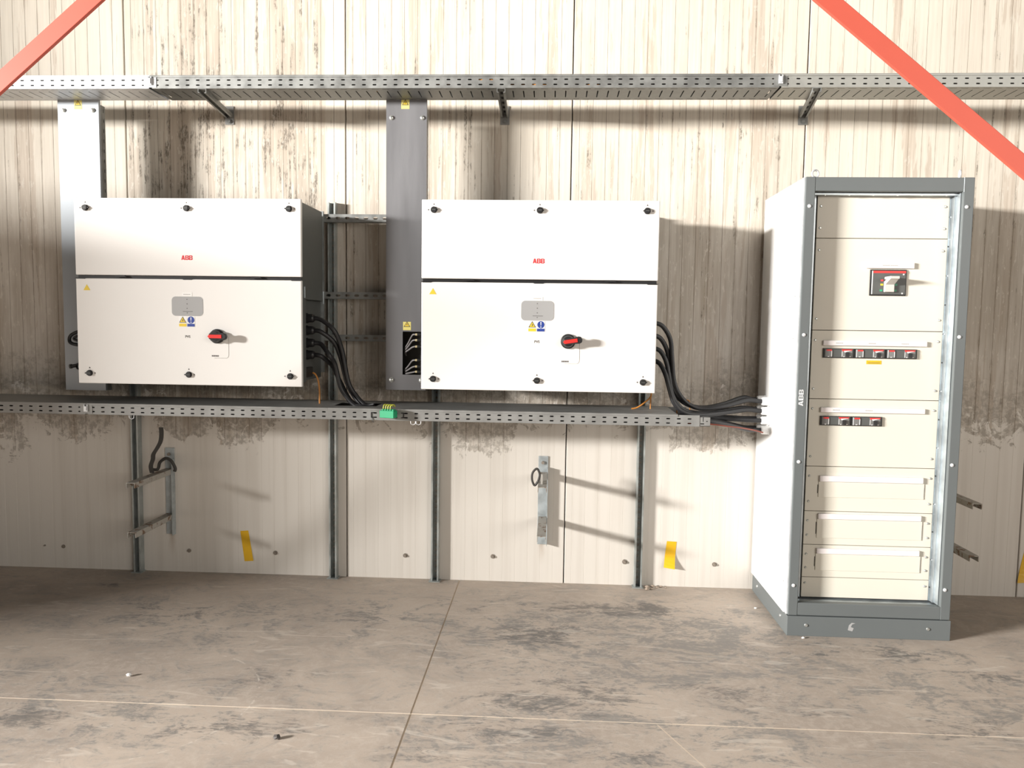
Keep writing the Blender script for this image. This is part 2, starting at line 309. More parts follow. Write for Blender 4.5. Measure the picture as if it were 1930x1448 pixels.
# ================================================================== mesh helpers
def wloc(o):
    v = Vector((0, 0, 0))
    while o is not None: v += o.location; o = o.parent
    return v
class MB:
    def __init__(s): s.v = []; s.f = []; s.mi = []
    def face(s, idx, m=0): s.f.append(tuple(idx)); s.mi.append(m)
    def quad(s, a, b, c, d, m=0):
        n = len(s.v); s.v += [tuple(a), tuple(b), tuple(c), tuple(d)]; s.face((n, n+1, n+2, n+3), m)
    def box(s, x0, x1, y0, y1, z0, z1, m=0):
        n = len(s.v)
        s.v += [(x0,y0,z0),(x1,y0,z0),(x1,y1,z0),(x0,y1,z0),(x0,y0,z1),(x1,y0,z1),(x1,y1,z1),(x0,y1,z1)]
        for q in ((0,3,2,1),(4,5,6,7),(0,1,5,4),(1,2,6,5),(2,3,7,6),(3,0,4,7)): s.face([n+i for i in q], m)
        return s
    def hexa(s, pts, m=0):      # 8 points ordered as in box
        n = len(s.v); s.v += [tuple(p) for p in pts]
        for q in ((0,3,2,1),(4,5,6,7),(0,1,5,4),(1,2,6,5),(2,3,7,6),(3,0,4,7)): s.face([n+i for i in q], m)
        return s
    def prism(s, pts, a, b, fn, m=0):   # pts 2D, extruded between a and b, fn(u, v, t) -> xyz
        n = len(s.v); k = len(pts)
        s.v += [fn(u, v, a) for u, v in pts] + [fn(u, v, b) for u, v in pts]
        s.face(range(n, n+k), m); s.face(reversed(range(n+k, n+2*k)), m)
        for i in range(k): s.face((n+(i+1) % k, n+i, n+k+i, n+k+(i+1) % k), m)
        return s
    def front(s, pts, y0, y1, m=0): return s.prism(pts, y0, y1, lambda u, v, t: (u, t, v), m)
    def tube(s, path, r, n=10, m=0, cap=True):
        P = [Vector(p) for p in path]; R = r if isinstance(r, (list, tuple)) else [r]*len(P)
        T = []
        for i in range(len(P)):
            a = P[max(0, i-1)]; b = P[min(len(P)-1, i+1)]; t = b - a
            T.append(t.normalized() if t.length > 1e-9 else (T[-1] if T else Vector((0, 0, 1))))
        u = T[0].orthogonal().normalized(); base = len(s.v)
        for i, p in enumerate(P):
            u = (u - T[i]*u.dot(T[i])); u = u.normalized() if u.length > 1e-6 else T[i].orthogonal().normalized()
            v = T[i].cross(u)
            for k in range(n):
                a = 2*math.pi*k/n; s.v.append(tuple(p + R[i]*(math.cos(a)*u + math.sin(a)*v)))
        for i in range(len(P)-1):
            for k in range(n):
                a = base+i*n+k; b = base+i*n+(k+1) % n; s.face((a, b, b+n, a+n), m)
        if cap:
            s.face(list(reversed(range(base, base+n))), m); s.face(range(base+(len(P)-1)*n, base+len(P)*n), m)
        return s
    def disc_y(s, cx, cz, r, y0, y1, n=16, m=0):
        return s.tube([(cx, y0, cz), (cx, y1, cz)], r, n, m)
    def perf(s, o, u, v, cells, pitch, V, holes, m=0):
        """perforated sheet: cells repeats of `pitch` along u, width V along v; holes = (u0,u1,v0,v1) in one cell, ends chamfered"""
        o, u, v = Vector(o), Vector(u), Vector(v)
        us = sorted({0.0, pitch} | {h[0] for h in holes} | {h[1] for h in holes}); vsn = sorted({0.0, V} | {h[2] for h in holes} | {h[3] for h in holes})
        for c in range(cells):
            for i in range(len(us)-1):
                for j in range(len(vsn)-1):
                    um, vm = (us[i]+us[i+1])/2, (vsn[j]+vsn[j+1])/2
                    if any(h[0] < um < h[1] and h[2] < vm < h[3] for h in holes): continue
                    q = [(us[i], vsn[j]), (us[i+1], vsn[j]), (us[i+1], vsn[j+1]), (us[i], vsn[j+1])]
                    s.quad(*[o + u*(c*pitch+a) + v*b for a, b in q], m)
            for h in holes:
                w_ = min(h[1]-h[0], h[3]-h[2])*.42
                for (a, b, sa, sb) in ((h[0], h[2], 1, 1), (h[1], h[2], -1, 1), (h[1], h[3], -1, -1), (h[0], h[3], 1, -1)):
                    n = len(s.v); pp = [(a, b), (a+sa*w_, b), (a, b+sb*w_)]
                    if sa*sb < 0: pp = [pp[0], pp[2], pp[1]]
                    s.v += [tuple(o + u*(c*pitch+x) + v*y) for x, y in pp]; s.face((n, n+1, n+2), m)
        return s
    def build(s, name, material, parent=None, smooth=False, bevel=0.0, solid=0.0, weld=False):
        off = wloc(parent) if parent else Vector((0, 0, 0))
        me = bpy.data.meshes.new(name); me.from_pydata([tuple(Vector(p) - off) for p in s.v], [], s.f)
        mats = material if isinstance(material, (list, tuple)) else [material]
        for x in mats: me.materials.append(M[x])
        for p, i in zip(me.polygons, s.mi): p.material_index = i
        bm = bmesh.new(); bm.from_mesh(me)
        if weld: bmesh.ops.remove_doubles(bm, verts=bm.verts, dist=1e-5)
        if not weld and not solid: bmesh.ops.recalc_face_normals(bm, faces=bm.faces)
        bm.to_mesh(me); bm.free()
        if smooth:
            for p in me.polygons: p.use_smooth = True
        o = bpy.data.objects.new(name, me); COL.objects.link(o); o.parent = parent
        if solid:
            md = o.modifiers.new('thickness', 'SOLIDIFY'); md.thickness = solid; md.offset = 0
        if bevel:
            md = o.modifiers.new('edge', 'BEVEL'); md.width = bevel; md.segments = 2; md.limit_method = 'ANGLE'; md.angle_limit = math.radians(40)
        if smooth:
            try:
                md = None; me.set_sharp_from_angle(angle=math.radians(40))
            except Exception: pass
        return o
def tag(o, label, cat=None, group=None, kind=None):
    o['label'] = label
    if cat: o['category'] = cat
    if group: o['group'] = group
    if kind: o['kind'] = kind
    return o
def thing(name, label, cat, loc=(0, 0, 0), group=None):
    o = bpy.data.objects.new(name, None); COL.objects.link(o); o.location = loc; o.empty_display_size = .1
    return tag(o, label, cat, group)
def sub_label(o, t): o['label'] = t; return o
def bez(pts, n=8):
    """Catmull-Rom through the points"""
    P = [Vector(p) for p in pts]; out = []
    for i in range(len(P)-1):
        a = P[max(0, i-1)]; b = P[i]; c = P[i+1]; d_ = P[min(len(P)-1, i+2)]
        for k in range(n):
            t = k/n; out.append(.5*((2*b) + (c-a)*t + (2*a-5*b+4*c-d_)*t*t + (-a+3*b-3*c+d_)*t*t*t))
    out.append(P[-1]); return out
def text_mesh(body, height, name, material, parent, x, y, z, rot=0.0, bold=0.0):
    cu = bpy.data.curves.new(name, 'FONT'); cu.body = body; cu.size = height*1.4; cu.align_x = 'CENTER'; cu.align_y = 'CENTER'; cu.offset = bold
    cu.resolution_u = 2; cu.extrude = .0003
    tmp = bpy.data.objects.new('tmp', cu); COL.objects.link(tmp)
    bpy.context.view_layer.update()
    me = bpy.data.meshes.new_from_object(tmp.evaluated_get(bpy.context.evaluated_depsgraph_get()))
    bpy.data.objects.remove(tmp, do_unlink=True)
    off = wloc(parent)
    T = Matrix.Translation(Vector((x, y, z)) - off) @ Matrix.Rotation(math.pi/2, 4, 'X') @ Matrix.Rotation(rot, 4, 'Z')
    me.transform(T); me.materials.clear(); me.materials.append(M[material])
    o = bpy.data.objects.new(name, me); COL.objects.link(o); o.parent = parent
    return o
def logo(name, material, parent, x, y, z, w, h, vertical=False):
    """three block letters A B B cut by thin cross lines"""
    A = [[(0,0),(.28,0),(.33,.2),(.48,.2),(.48,.42),(.39,.42),(.48,.78),(.48,1.15),(.33,1.15)]]
    A.append([(1-u, v) for u, v in A[0]])
    B = [[(0,0),(.26,0),(.26,1.15),(0,1.15)]]
    for z0, z1 in ((0,.22),(.47,.68),(.93,1.15)): B.append([(.26,z0),(.48,z0),(.48,z1),(.26,z1)]); B.append([(.52,z0),(.80,z0),(.80,z1),(.52,z1)])
    B.append([(.72,.08),(.97,.08),(1.0,.2),(1.0,.42),(.95,.54),(.72,.54)]); B.append([(.70,.62),(.93,.62),(.97,.72),(.97,.98),(.92,1.08),(.70,1.08)])
    mb = MB(); tot = 3.24
    for i, L in enumerate((A, B, B)):
        for p in L:
            q = []
            for u, v in p:
                uu = (u + i*1.12)/tot - .5; vv = v/1.15 - .5
                if vertical: q.append((x - vv*h, z + uu*w))
                else: q.append((x + uu*w, z + vv*h))
            mb.front(q, y, y - .0008)
    return mb.build(name, material, parent)

# ================================================================== setting: floor
FL = MB().box(-9, 9, -9, .06, -.20, -.0018).build('floor', 'dust'); tag(FL, 'worn concrete floor with pale saw-cut joints', kind='structure')
JX, JY, g = -.485, -1.476, .0035
for (x0, x1, y0, y1) in ((-9, JX-g, JY+g, .06), (JX+g, 9, JY+g, .06), (-9, JX-g, -9, JY-g), (JX+g, 9, -9, JY-g)):
    MB().box(x0, x1, y0, y1, -.0016, 0.0).build('floor_slab', 'floor', FL)

# ================================================================== setting: back wall of sandwich panels
WB = MB().box(-7.0, 6.0, .055, .12, -.2, 4.3).build('wall_back', 'block'); tag(WB, 'stained cream sandwich panel wall with vertical grooves', kind='structure')
def panel_mesh():
    prof = [(.0028, .012, 0), (.0028, .003, 0), (.0055, 0, 0)]
    for k in range(17):
        x = .0395 + .0686*k; prof += [(x-.0010, 0, 0), (x, .0007, 1), (x+.0010, 0, 1)]
    prof += [(1.1945, 0, 0), (1.1972, .003, 0), (1.1972, .012, 0)]
    zs = (-.003, 4.3); mb = MB()
    for z in zs:
        for x, y, _ in prof: mb.v.append((x, y, z))
    n = len(prof)
    for i in range(n-1):
        mb.face((i, i+1, n+i+1, n+i), 1 if (prof[i+1][2] == 1) else 0)
    b = len(mb.v); mb.v += [(.0028, .05, zs[0]), (1.1972, .05, zs[0]), (.0028, .05, zs[1]), (1.1972, .05, zs[1])]
    mb.face((b+1, b, b+2, b+3)); mb.face((b, 0, n, b+2)); mb.face((n-1, b+1, b+3, 2*n-1))
    mb.face(list(range(n-1, -1, -1)) + [b, b+1]); mb.face(list(range(n, 2*n)) + [b+3, b+2])
    return mb
pm = None
for i in range(-6, 4):
    if pm is None:
        o = panel_mesh().build('wall_panel', ('wall', 'groove'), WB); pm = o
    else:
        o = pm.copy(); COL.objects.link(o); o.parent = WB
    o.location = (.086 + 1.2*i, 0, 0)
# stepped blocker added out of view, shaped to dim the left of the wall
WL = MB().box(-6.12, -6.0, -3.3, .05, 0, 2.42).box(-6.12, -6.0, -2.4, .05, 2.42, 4.3).build('light_blocker', 'block'); tag(WL, 'grey stepped light blocker, added unseen left of the inverters', kind='structure')

# ================================================================== upper cable tray
def tray_section(name, parent, x0, cells, material, yf, yb, zb, zt, bottom=True):
    mb = MB(); p = .05
    H = zt - zb
    slots = [(.0155, .0345, H*.20, H*.20+.0062), (.0155, .0345, H*.60, H*.60+.0062)]
    mb.perf((x0, yf, zb), (1, 0, 0), (0, 0, 1), cells, p, H, slots)
    x1 = x0 + cells*p
    D = yb - yf
    if bottom:
        hb = [(.008, .042, .012, .0165), (.022, .0275, .045, D-.045), (.008, .042, D-.018, D-.0135)]
        mb.perf((x0, yb, zb), (1, 0, 0), (0, -1, 0), cells, p, D, hb)
    else:
        mb.quad((x0, yb, zb), (x1, yb, zb), (x1, yf, zb), (x0, yf, zb))
    mb.quad((x1, yb, zb), (x0, yb, zb), (x0, yb, zt), (x1, yb, zt))
    return mb.build(name, material, parent, solid=.0016, weld=True)
def tray_lid(parent, x0, x1, yf, yb, zt, material):
    mb = MB(); t = .0015
    mb.box(x0, x1, yf-.004, yb+.004, zt+.001, zt+.001+t)
    mb.box(x0, x1, yf-.004, yf-.0025, zt-.008, zt+.001)
    mb.box(x0, x1, yb+.0025, yb+.004, zt-.008, zt+.001)
    return mb.build('tray_lid', material, parent, bevel=.0006)
def splice(parent, x, yf, zb, zt, material):
    MB().box(x-.030, x+.030, yf-.0032, yf-.0012, zb+.004, zt-.006).build('splice_plate', material, parent)
    mb = MB(); y = yf-.0035
    mb.front([(x-.010, zb+.014), (x+.010, zb+.014), (x+.010, zt-.004), (x+.006, zt-.004), (x+.006, zb+.020), (x-.006, zb+.020), (x-.006, zt-.004), (x-.010, zt-.004)], y-.006, y)
    mb.box(x-.006, x+.006, y-.010, y-.004, zb+.020, zt-.012)
    mb.build('splice_clip', 'galv_bright', parent, bevel=.001)

T1 = thing('cable_tray', 'perforated galvanised cable tray running along the wall above the inverters', 'cable tray', (0, -.35, 2.508), 'cable trays')
YF, YB, ZB, ZT = -.45, -.255, 2.508, 2.566
tray_section('tray_section', T1, -1.945-.05*62, 62, 'galv_bright', YF, YB, ZB, ZT)
tray_section('tray_section', T1, -1.930, 59, 'galv', YF, YB, ZB, ZT)
tray_section('tray_section', T1, 1.030, 60, 'galv_light', YF, YB, ZB, ZT)
tray_lid(T1, -5.0, -1.937, YF, YB, ZT, 'galv_bright'); tray_lid(T1, -1.935, 1.025, YF, YB, ZT, 'galv'); tray_lid(T1, 1.027, 4.0, YF, YB, ZT, 'galv_light')
splice(T1, -1.9375, YF, ZB, ZT, 'galv_bright'); splice(T1, 1.025, YF, ZB, ZT, 'galv')
cb = MB().tube(bez([(-.9, -.36, 2.518), (-.52, -.415, 2.535), (-.33, -.443, 2.546), (-.20, -.425, 2.53), (-.08, -.443, 2.523), (.05, -.420, 2.519), (.18, -.443, 2.521), (.3, -.40, 2.518), (.8, -.37, 2.518)], 6), .0045, 8).build('orange_cable', 'orange', smooth=True)
tag(cb, 'thin orange-red cable lying inside the upper tray, seen through its slots', 'cable')

# cantilever brackets carrying it
def cantilever(xw, xf, label):
    t = thing('cantilever_bracket', label, 'bracket', (xw, 0, 2.47), 'cantilever brackets under the upper tray')
    a = Vector((xw, -.004, 0)); b = Vector((xf, -.452, 0)); dr = (b - a).normalized(); nx = Vector((-dr.y, dr.x, 0)); L = (b-a).length
    def fn(u, v, s_): q = a + dr*s_ + nx*u; return (q.x, q.y, v)
    mb = MB(); hw = .0195
    def prof(zb_): return [(-hw, 2.5065), (hw, 2.5065), (hw, zb_), (hw-.009, zb_), (hw-.009, zb_+.003), (hw-.0028, zb_+.003), (hw-.0028, 2.5037), (-hw+.0028, 2.5037), (-hw+.0028, zb_+.003), (-hw+.009, zb_+.003), (-hw+.009, zb_), (-hw, zb_)]
    pr = prof(2.486)
    mb.prism(pr, 0, L, fn); mb.build('channel_arm', 'galv', t)
    MB().box(xw-.024, xw+.024, -.0045, -.0005, 2.452, 2.548).build('wall_plate', 'galv_pale', t, bevel=.001)
    mb = MB(); mb.tube([(xw, -.0045, 2.4685), (xw, -.007, 2.4685)], .013, 18); mb.tube([(xw, -.007, 2.4685), (xw, -.014, 2.4685)], .0085, 6); mb.build('bolt', 'galv', t)
    for k in range(5):
        s_ = .06 + k*.08; c0 = a + dr*s_
        MB().hexa([tuple(c0 + dr*i + nx*j + Vector((0, 0, z))) for z in (2.5028, 2.5035) for i, j in ((-.018, -.006), (.018, -.006), (.018, .006), (-.018, .006))]).build('slot', 'seam', t)
cantilever(-1.741, -1.685, 'galvanised cantilever bracket under the upper tray above the left inverter')
cantilever(-.267, -.258, 'galvanised cantilever bracket under the upper tray above the right inverter')
cantilever(1.270, 1.190, 'galvanised cantilever bracket under the upper tray beside the switchboard top')

# ================================================================== strut posts and rails
def strut_post(x, ztop, label):
    t = thing('strut_post', label, 'post', (x, -.021, 0), 'strut channel posts')
    h = .0205; th = .0025; lip = .0085; yf = -.041
    def fn(u, v, s_): return (x+u, v, s_)
    mb = MB()
    mb.perf((x-h, -.0018, 0.002), (0, 0, 1), (1, 0, 0), int(ztop/.03), .03, 2*h, [(.007, .022, .0135, .0275)])
    w_ = mb.build('web', 'strut', t, solid=.002, weld=True)
    mb = MB()
    zt = int(ztop/.03)*.03 + .002
    for sgn in (-1, 1):
        pr = [(sgn*h, -.003), (sgn*h, yf), (sgn*(h-lip), yf), (sgn*(h-lip), yf+.007), (sgn*(h-lip+th), yf+.007), (sgn*(h-lip+th), yf+th), (sgn*(h-th), yf+th), (sgn*(h-th), -.003)]
        mb = MB().prism(pr, .002, zt, fn); mb.build('flange', 'strut', t)
    MB().box(x-.03, x+.03, -.055, -.001, 0.0005, .004).build('base_plate', 'strut', t)
    return t
strut_post(-2.285, 2.03, 'galvanised strut post under the left end of the left inverter')
strut_post(-1.181, 2.06, 'galvanised strut post right of the left inverter, its top end free')
strut_post(-.618, 1.99, 'galvanised strut post under the left end of the right inverter')
strut_post(.485, 1.99, 'galvanised strut post under the right end of the right inverter')
def strut_rail(zc, label, hh=.0205):
    t = thing('strut_rail', label, 'rail', (-1.0, -.062, zc-hh), 'horizontal strut rails')
    x0 = -2.51; n = 59; yf = -.082
    MB().perf((x0, yf, zc-hh), (1, 0, 0), (0, 0, 1), n, .05, 2*hh, [(.012, .038, hh-.0065, hh+.0065)]).build('web', 'galv', t, solid=.002, weld=True)
    for sgn in (-1, 1):
        pr = [(yf+.001, zc+sgn*hh), (-.0425, zc+sgn*hh), (-.0425, zc+sgn*(hh-.008)), (-.046, zc+sgn*(hh-.008)), (-.046, zc+sgn*(hh-.0025)), (yf+.001, zc+sgn*(hh-.0025))]
        MB().prism(pr, x0, x0+n*.05, lambda u, v, s_: (s_, u, v)).build('flange', 'galv', t)
strut_rail(1.952, 'topmost slotted strut rail between the two inverters')
strut_rail(1.548, 'middle slotted strut rail between the two inverters', .018)
strut_rail(1.324, 'lowest slotted strut rail between the two inverters', .0165)

# ================================================================== vertical ducts with sheet covers
def warning_label(parent, x, y, z, w_, h_, name='warning_label', face='paleyellow'):
    b = MB().box(x-w_/2, x+w_/2, y-.0006, y, z-h_/2, z+h_/2).build(name, face, parent)
    tz = z + h_*.12; s_ = w_*.40
    MB().front([(x-s_*1.06, tz-s_*.62), (x+s_*1.06, tz-s_*.62), (x, tz+s_*1.15)], y-.0011, y-.0006).build('triangle_border', 'ink', b)
    MB().front([(x-s_*.74, tz-s_*.42), (x+s_*.74, tz-s_*.42), (x, tz+s_*.82)], y-.0015, y-.0011).build('triangle', 'yellow', b)
    mb = MB(); mb.front([(x-s_*.10, tz+s_*.45), (x+s_*.12, tz+s_*.45), (x+s_*.0, tz+s_*.12), (x+s_*.16, tz+s_*.12), (x-s_*.06, tz-s_*.34), (x-.0*s_, tz-s_*.02), (x-s_*.16, tz-s_*.02)], y-.0018, y-.0015); mb.build('bolt_symbol', 'ink', b)
    return b
def duct(x0, x1, z0, z1, sheet, label, cut=None):
    yf, yb = -.27, -.212
    t = thing('vertical_duct', label, 'cable duct', ((x0+x1)/2, -.24, z0), 'vertical cable ducts')
    mb = MB(); n = int((z1-z0)/.05)
    for x in (x0+.002, x1-.002):
        mb.perf((x, yb, z0), (0, 0, 1), (0, -1, 0), n, .05, yb-yf-.002, [(.0155, .0345, .012, .018), (.0155, .0345, .036, .042)])
    mb.quad((x0+.002, yb, z0), (x1-.002, yb, z0), (x1-.002, yb, z0+n*.05), (x0+.002, yb, z0+n*.05))
    mb.build('tray_body', 'galv', t, solid=.0016, weld=True)
    mb = MB()
    if cut:
        a, b_, c, d_ = cut
        mb.box(x0, a, yf, yf+.0015, z0, z1); mb.box(a, b_, yf, yf+.0015, z0, c); mb.box(a, b_, yf, yf+.0015, d_, z1)
        mb.box(b_, x1, yf, yf+.0015, z0, z1)
    else: mb.box(x0, x1, yf, yf+.0015, z0, z1)
    for x in (x0, x1-.0015): mb.box(x, x+.0015, yf+.0015, yf+.018, z0, z1)
    mb.build('cover', sheet, t)
    if cut: MB().box(cut[0]-.02, x1-.004, yb-.006, yb-.003, cut[2]-.02, cut[3]+.02).build('painted_inner_shade', 'seam', t)  # dark sheet behind the cut-out stands in for shade inside the duct
    for zz in (1.548, 1.952):
        MB().box((x0+x1)/2-.02, (x0+x1)/2+.02, yb+.001, -.0835, zz-.015, zz+.015).build('stand_off', 'galv', t)
    return t
def duct_bolts(t, pts):
    for x, z in pts:
        mb = MB(); y = -.27
        mb.tube([(x, y, z), (x, y-.0015, z)], .0125, 18); mb.tube([(x, y-.0015, z), (x, y-.006, z), (x, y-.0085, z)], [.0095, .0085, .004], 18)
        mb.build('bolt', 'screw', t, smooth=True)
D1 = duct(-2.515, -2.302, 1.037, 2.5062, 'sheet_blue', 'bright steel cable duct cover rising behind the left inverter')
duct_bolts(D1, [(-2.484, 2.455), (-2.331, 2.455)])
warning_label(D1, -2.408, -.270, 2.4825, .040, .044)
D2 = duct(-.838, -.636, 1.068, 2.5062, 'sheet', 'dark grey steel cable duct cover rising behind the right inverter, cut open near its foot', (-.753, -.6375, 1.146, 1.364))
duct_bolts(D2, [(-.812, 2.418), (-.658, 2.418), (-.810, 1.119), (-.658, 1.119)])
warning_label(D2, -.743, -.270, 2.483, .040, .044)
warning_label(D2, -.731, -.270, 1.392, .040, .042)

# ================================================================== inverters
def rrect(x0, x1, z0, z1, r, n=5):
    pts = []
    for cx, cz, a0 in ((x1-r, z0+r, -90), (x1-r, z1-r, 0), (x0+r, z1-r, 90), (x0+r, z0+r, 180)):
        for k in range(n+1):
            a = math.radians(a0 + 90*k/n); pts.append((cx + r*math.cos(a), cz + r*math.sin(a)))
    return pts
def lock(t, x, y, z, ang):
    mb = MB(); mb.tube([(x, y, z), (x, y-.004, z)], .0150, 18)
    mb.tube([(x, y-.004, z), (x, y-.013, z)], [.0125, .0115], 16)
    c, s_ = math.cos(ang), math.sin(ang)
    def R(u, v): return (x + u*c - v*s_, z + u*s_ + v*c)
    mb.front([R(-.004, -.0055), R(.019, -.002), R(.019, .002), R(-.004, .0055)], y-.011, y-.001)
    o = mb.build('quarter_turn_lock', 'black', t)
    mb = MB(); mb.box(x-.0085, x+.0085, y-.0136, y-.0131, z-.0016, z+.0016); mb.build('key_slot', 'devgrey', o)
    mb = MB()
    mb.front([(x-.004, z+.023), (x+.004, z+.023), (x, z+.031)], y-.0005, y)
    sx_ = -1 if ang > 1 else 1
    mb.front([(x-sx_*.023, z-.004), (x-sx_*.023, z+.004), (x-sx_*.031, z)], y-.0005, y)
    mb.build('position_mark', 'ink', t)['kind'] = 'stuff'
def inverter(cx, label, lever_deg):
    t = thing('solar_inverter', label, 'inverter', (cx, -.30, 1.095), 'wall-mounted inverters')
    X = lambda u: cx + u
    yd = -.52
    # casting: upper box, recessed lower connection box, front rim
    mb = MB(); mb.box(X(-.542), X(.542), -.497, -.160, 1.515, 1.972); mb.box(X(-.542), X(.542), -.497, -.430, 1.112, 1.515)
    mb.box(X(-.515), X(.515), -.430, -.100, 1.115, 1.515); mb.box(X(-.525), X(.525), -.160, -.100, 1.515, 1.955)
    mb.build('casing', 'bodygrey', t, bevel=.002)
    mb = MB(); mb.box(X(-.530), X(.530), -.0995, -.084, 1.14, 1.985); mb.build('mounting_plate', 'galv_dark', t)
    for sg in (-1, 1):
        for z0, z1 in ((1.76, 1.88), (1.60, 1.70)):
            MB().box(X(sg*.5252)-.0006, X(sg*.5252)+.0006, -.150, -.108, z0, z1).build('vent_opening', 'seam', t)
        for yy, z0, z1 in ((-.150, 1.50, 1.565), (-.455, 1.52, 1.575)):
            MB().box(X(sg*.545)-.003, X(sg*.545)+.003, yy-.006, yy+.002, z0, z1).build('latch', 'zinc', t, bevel=.001)
    # doors
    up_ = MB().box(X(-.55), X(.55), yd, -.4985, 1.6165, 1.981).build('upper_door', 'white', t, bevel=.0035)
    lw_ = MB().box(X(-.55), X(.55), yd, -.4985, 1.095, 1.6005).build('lower_door', 'white', t, bevel=.0035)
    mb = MB(); mb.box(X(-.546), X(.546), yd+.015, -.4985, 1.6012, 1.6158); mb.build('gap_seal', 'black', t)
    for i, u in enumerate((-.525, -.33, 0, .33, .525)):
        zc = 1.6060 if i % 2 == 0 else 1.6115
        mb = MB().front([(X(u-.030), zc-.004), (X(u+.030), zc-.004), (X(u+.020), zc+.004 if i % 2 else zc-.0085), (X(u-.020), zc+.004 if i % 2 else zc-.0085)], yd-.001, yd+.004)
        mb.build('hinge_tab', 'black', t)
    for i, u in enumerate((-.493, 0.0, .493)): lock(t, X(u), yd, 1.934, 0.0 if i < 2 else math.pi)
    for i, u in enumerate((-.493, -.002, .493)): lock(t, X(u), yd, 1.145, math.pi if i < 2 else 0.0)
    sub_label(logo('logo', 'red', up_, X(-.002), yd-.0002, 1.702, .054, .0215), 'red block letter logo')
    # lower door markings
    y = yd - .0004
    b = MB().front([(X(-.513), 1.543), (X(-.479), 1.543), (X(-.496), 1.571)], y-.0005, y).build('warning_triangle', 'yellow', lw_)
    pl = MB().front(rrect(X(-.080), X(.073), 1.426, 1.518, .019), y-.0006, y).build('indicator_plate', 'platen', lw_)
    for k in range(4): MB().disc_y(X(-.005), 1.505-.0215*k, .0022, y-.0012, y-.0006, 10).build('indicator_light', 'ink', pl)
    mb = MB(); mb.box(X(-.026), X(.022), y-.0010, y-.0006, 1.4465, 1.4485); mb.build('print_line', 'ink', pl)
    lb = MB().box(X(-.029), X(.020), y-.0006, y, 1.520, 1.537).build('name_label', 'labelwhite', lw_)
    mb = MB()
    for k in range(7): mb.box(X(-.022+.005*k), X(-.0185+.005*k), y-.0009, y-.0006, 1.5265, 1.5305)
    mb.build('small_print', 'paleink', lb)['kind'] = 'stuff'
    st = MB().box(X(-.047), X(-.0075), y-.0006, y, 1.3745, 1.4245).build('warning_sticker', 'labelwhite', lw_)
    MB().front([(X(-.0455), 1.3935), (X(-.0095), 1.3935), (X(-.0275), 1.4235)], y-.0011, y-.0006).build('triangle_border', 'ink', st)
    MB().front([(X(-.0405), 1.3962), (X(-.0145), 1.3962), (X(-.0275), 1.4185)], y-.0015, y-.0011).build('triangle', 'yellow', st)
    MB().front([(X(-.0255), 1.4125), (X(-.0245), 1.4055), (X(-.0225), 1.4055), (X(-.0290), 1.3972), (X(-.0280), 1.4035), (X(-.0305), 1.4035)], y-.0018, y-.0015).build('bolt_symbol', 'ink', st)
    MB().box(X(-.0455), X(-.0095), y-.0011, y-.0006, 1.3755, 1.3895).build('yellow_band', 'yellow', st)
    st = MB().box(X(-.0065), X(.032), y-.0006, y, 1.3745, 1.4245).build('mandatory_sticker', 'labelwhite', lw_)
    MB().disc_y(X(.0130), 1.4070, .0168, y-.0011, y-.0006, 24).build('blue_disc', 'blue', st)
    mb = MB(); mb.front([(X(.0106), 1.4195), (X(.0154), 1.4195), (X(.0142), 1.4025), (X(.0118), 1.4025)], y-.0015, y-.0011); mb.disc_y(X(.0130), 1.3965, .0026, y-.0015, y-.0011, 12); mb.build('exclamation_mark', 'labelwhite', st)['kind'] = 'stuff'
    MB().box(X(-.0050), X(.0305), y-.0011, y-.0006, 1.3755, 1.3888).build('blue_band', 'blue', st)
    text_mesh('PVS', .0115, 'model_print', 'ink', lw_, X(-.0045), y, 1.327, 0, .0003)
    mb = MB(); 
    arc = [(X(.195), 1.330), (X(.195), 1.245)] + [(X(.183 + .012*math.cos(math.radians(-a))), 1.245 + .018*math.sin(math.radians(-a))) for a in (20, 40, 60, 80, 90)] + [(X(.125), 1.2265)]
    mb.tube([(u, y, v) for u, v in arc], .0009, 6); mb.build('switch_scale', 'paleink', lw_)
    mb = MB()
    for k in range(6): mb.box(X(.112+.0058*k), X(.1160+.0058*k), y-.0004, y, 1.2335, 1.2405)
    mb.build('scale_print', 'ink', lw_)['kind'] = 'stuff'
    # rotary switch
    hx, hz = X(.141), 1.331
    kb = MB(); kb.tube([(hx, yd, hz), (hx, yd-.010, hz), (hx, yd-.012, hz)], [.0345, .0345, .031], 32); kb = kb.build('rotary_switch', 'black', t, smooth=True)
    kn = MB(); kn.tube([(hx, yd-.012, hz), (hx, yd-.036, hz), (hx, yd-.042, hz)], [.0285, .0265, .022], 32); kn.build('knob', 'black', kb, smooth=True)
    a = math.radians(lever_deg); c, s_ = math.cos(a), math.sin(a)
    def R(u, v): return (hx + u*c - v*s_, hz + u*s_ + v*c)
    lv = MB().front([R(-.020, -.013), R(.030, -.0145), R(.050, -.017), R(.062, -.013), R(.066, 0), R(.062, .013), R(.050, .017), R(.030, .0145), R(-.020, .013)], yd-.055, yd-.036)
    lv.build('lever', 'black', kb, bevel=.004)
    lv = MB().front([R(-.024, -.0), R(-.017, -.0085), R(.043, -.0085), R(.043, .0085), R(-.017, .0085)], yd-.0575, yd-.054); lv = lv.build('red_pointer', 'redlever', kb, bevel=.0008)
    # connection side: cable glands on the right, inputs on the left
    for z in (1.424, 1.364, 1.302, 1.243):
        mb = MB(); mb.tube([(X(.515), -.355, z), (X(.528), -.355, z)], .0255, 6); mb.tube([(X(.528), -.355, z), (X(.552), -.355, z), (X(.560), -.355, z)], [.0215, .0205, .0165], 18)
        mb.build('cable_gland', 'black', t)
    mb = MB(); mb.box(X(.515), X(.530), -.41, -.285, 1.130, 1.180); mb.build('terminal_cover', 'black', t, bevel=.003)
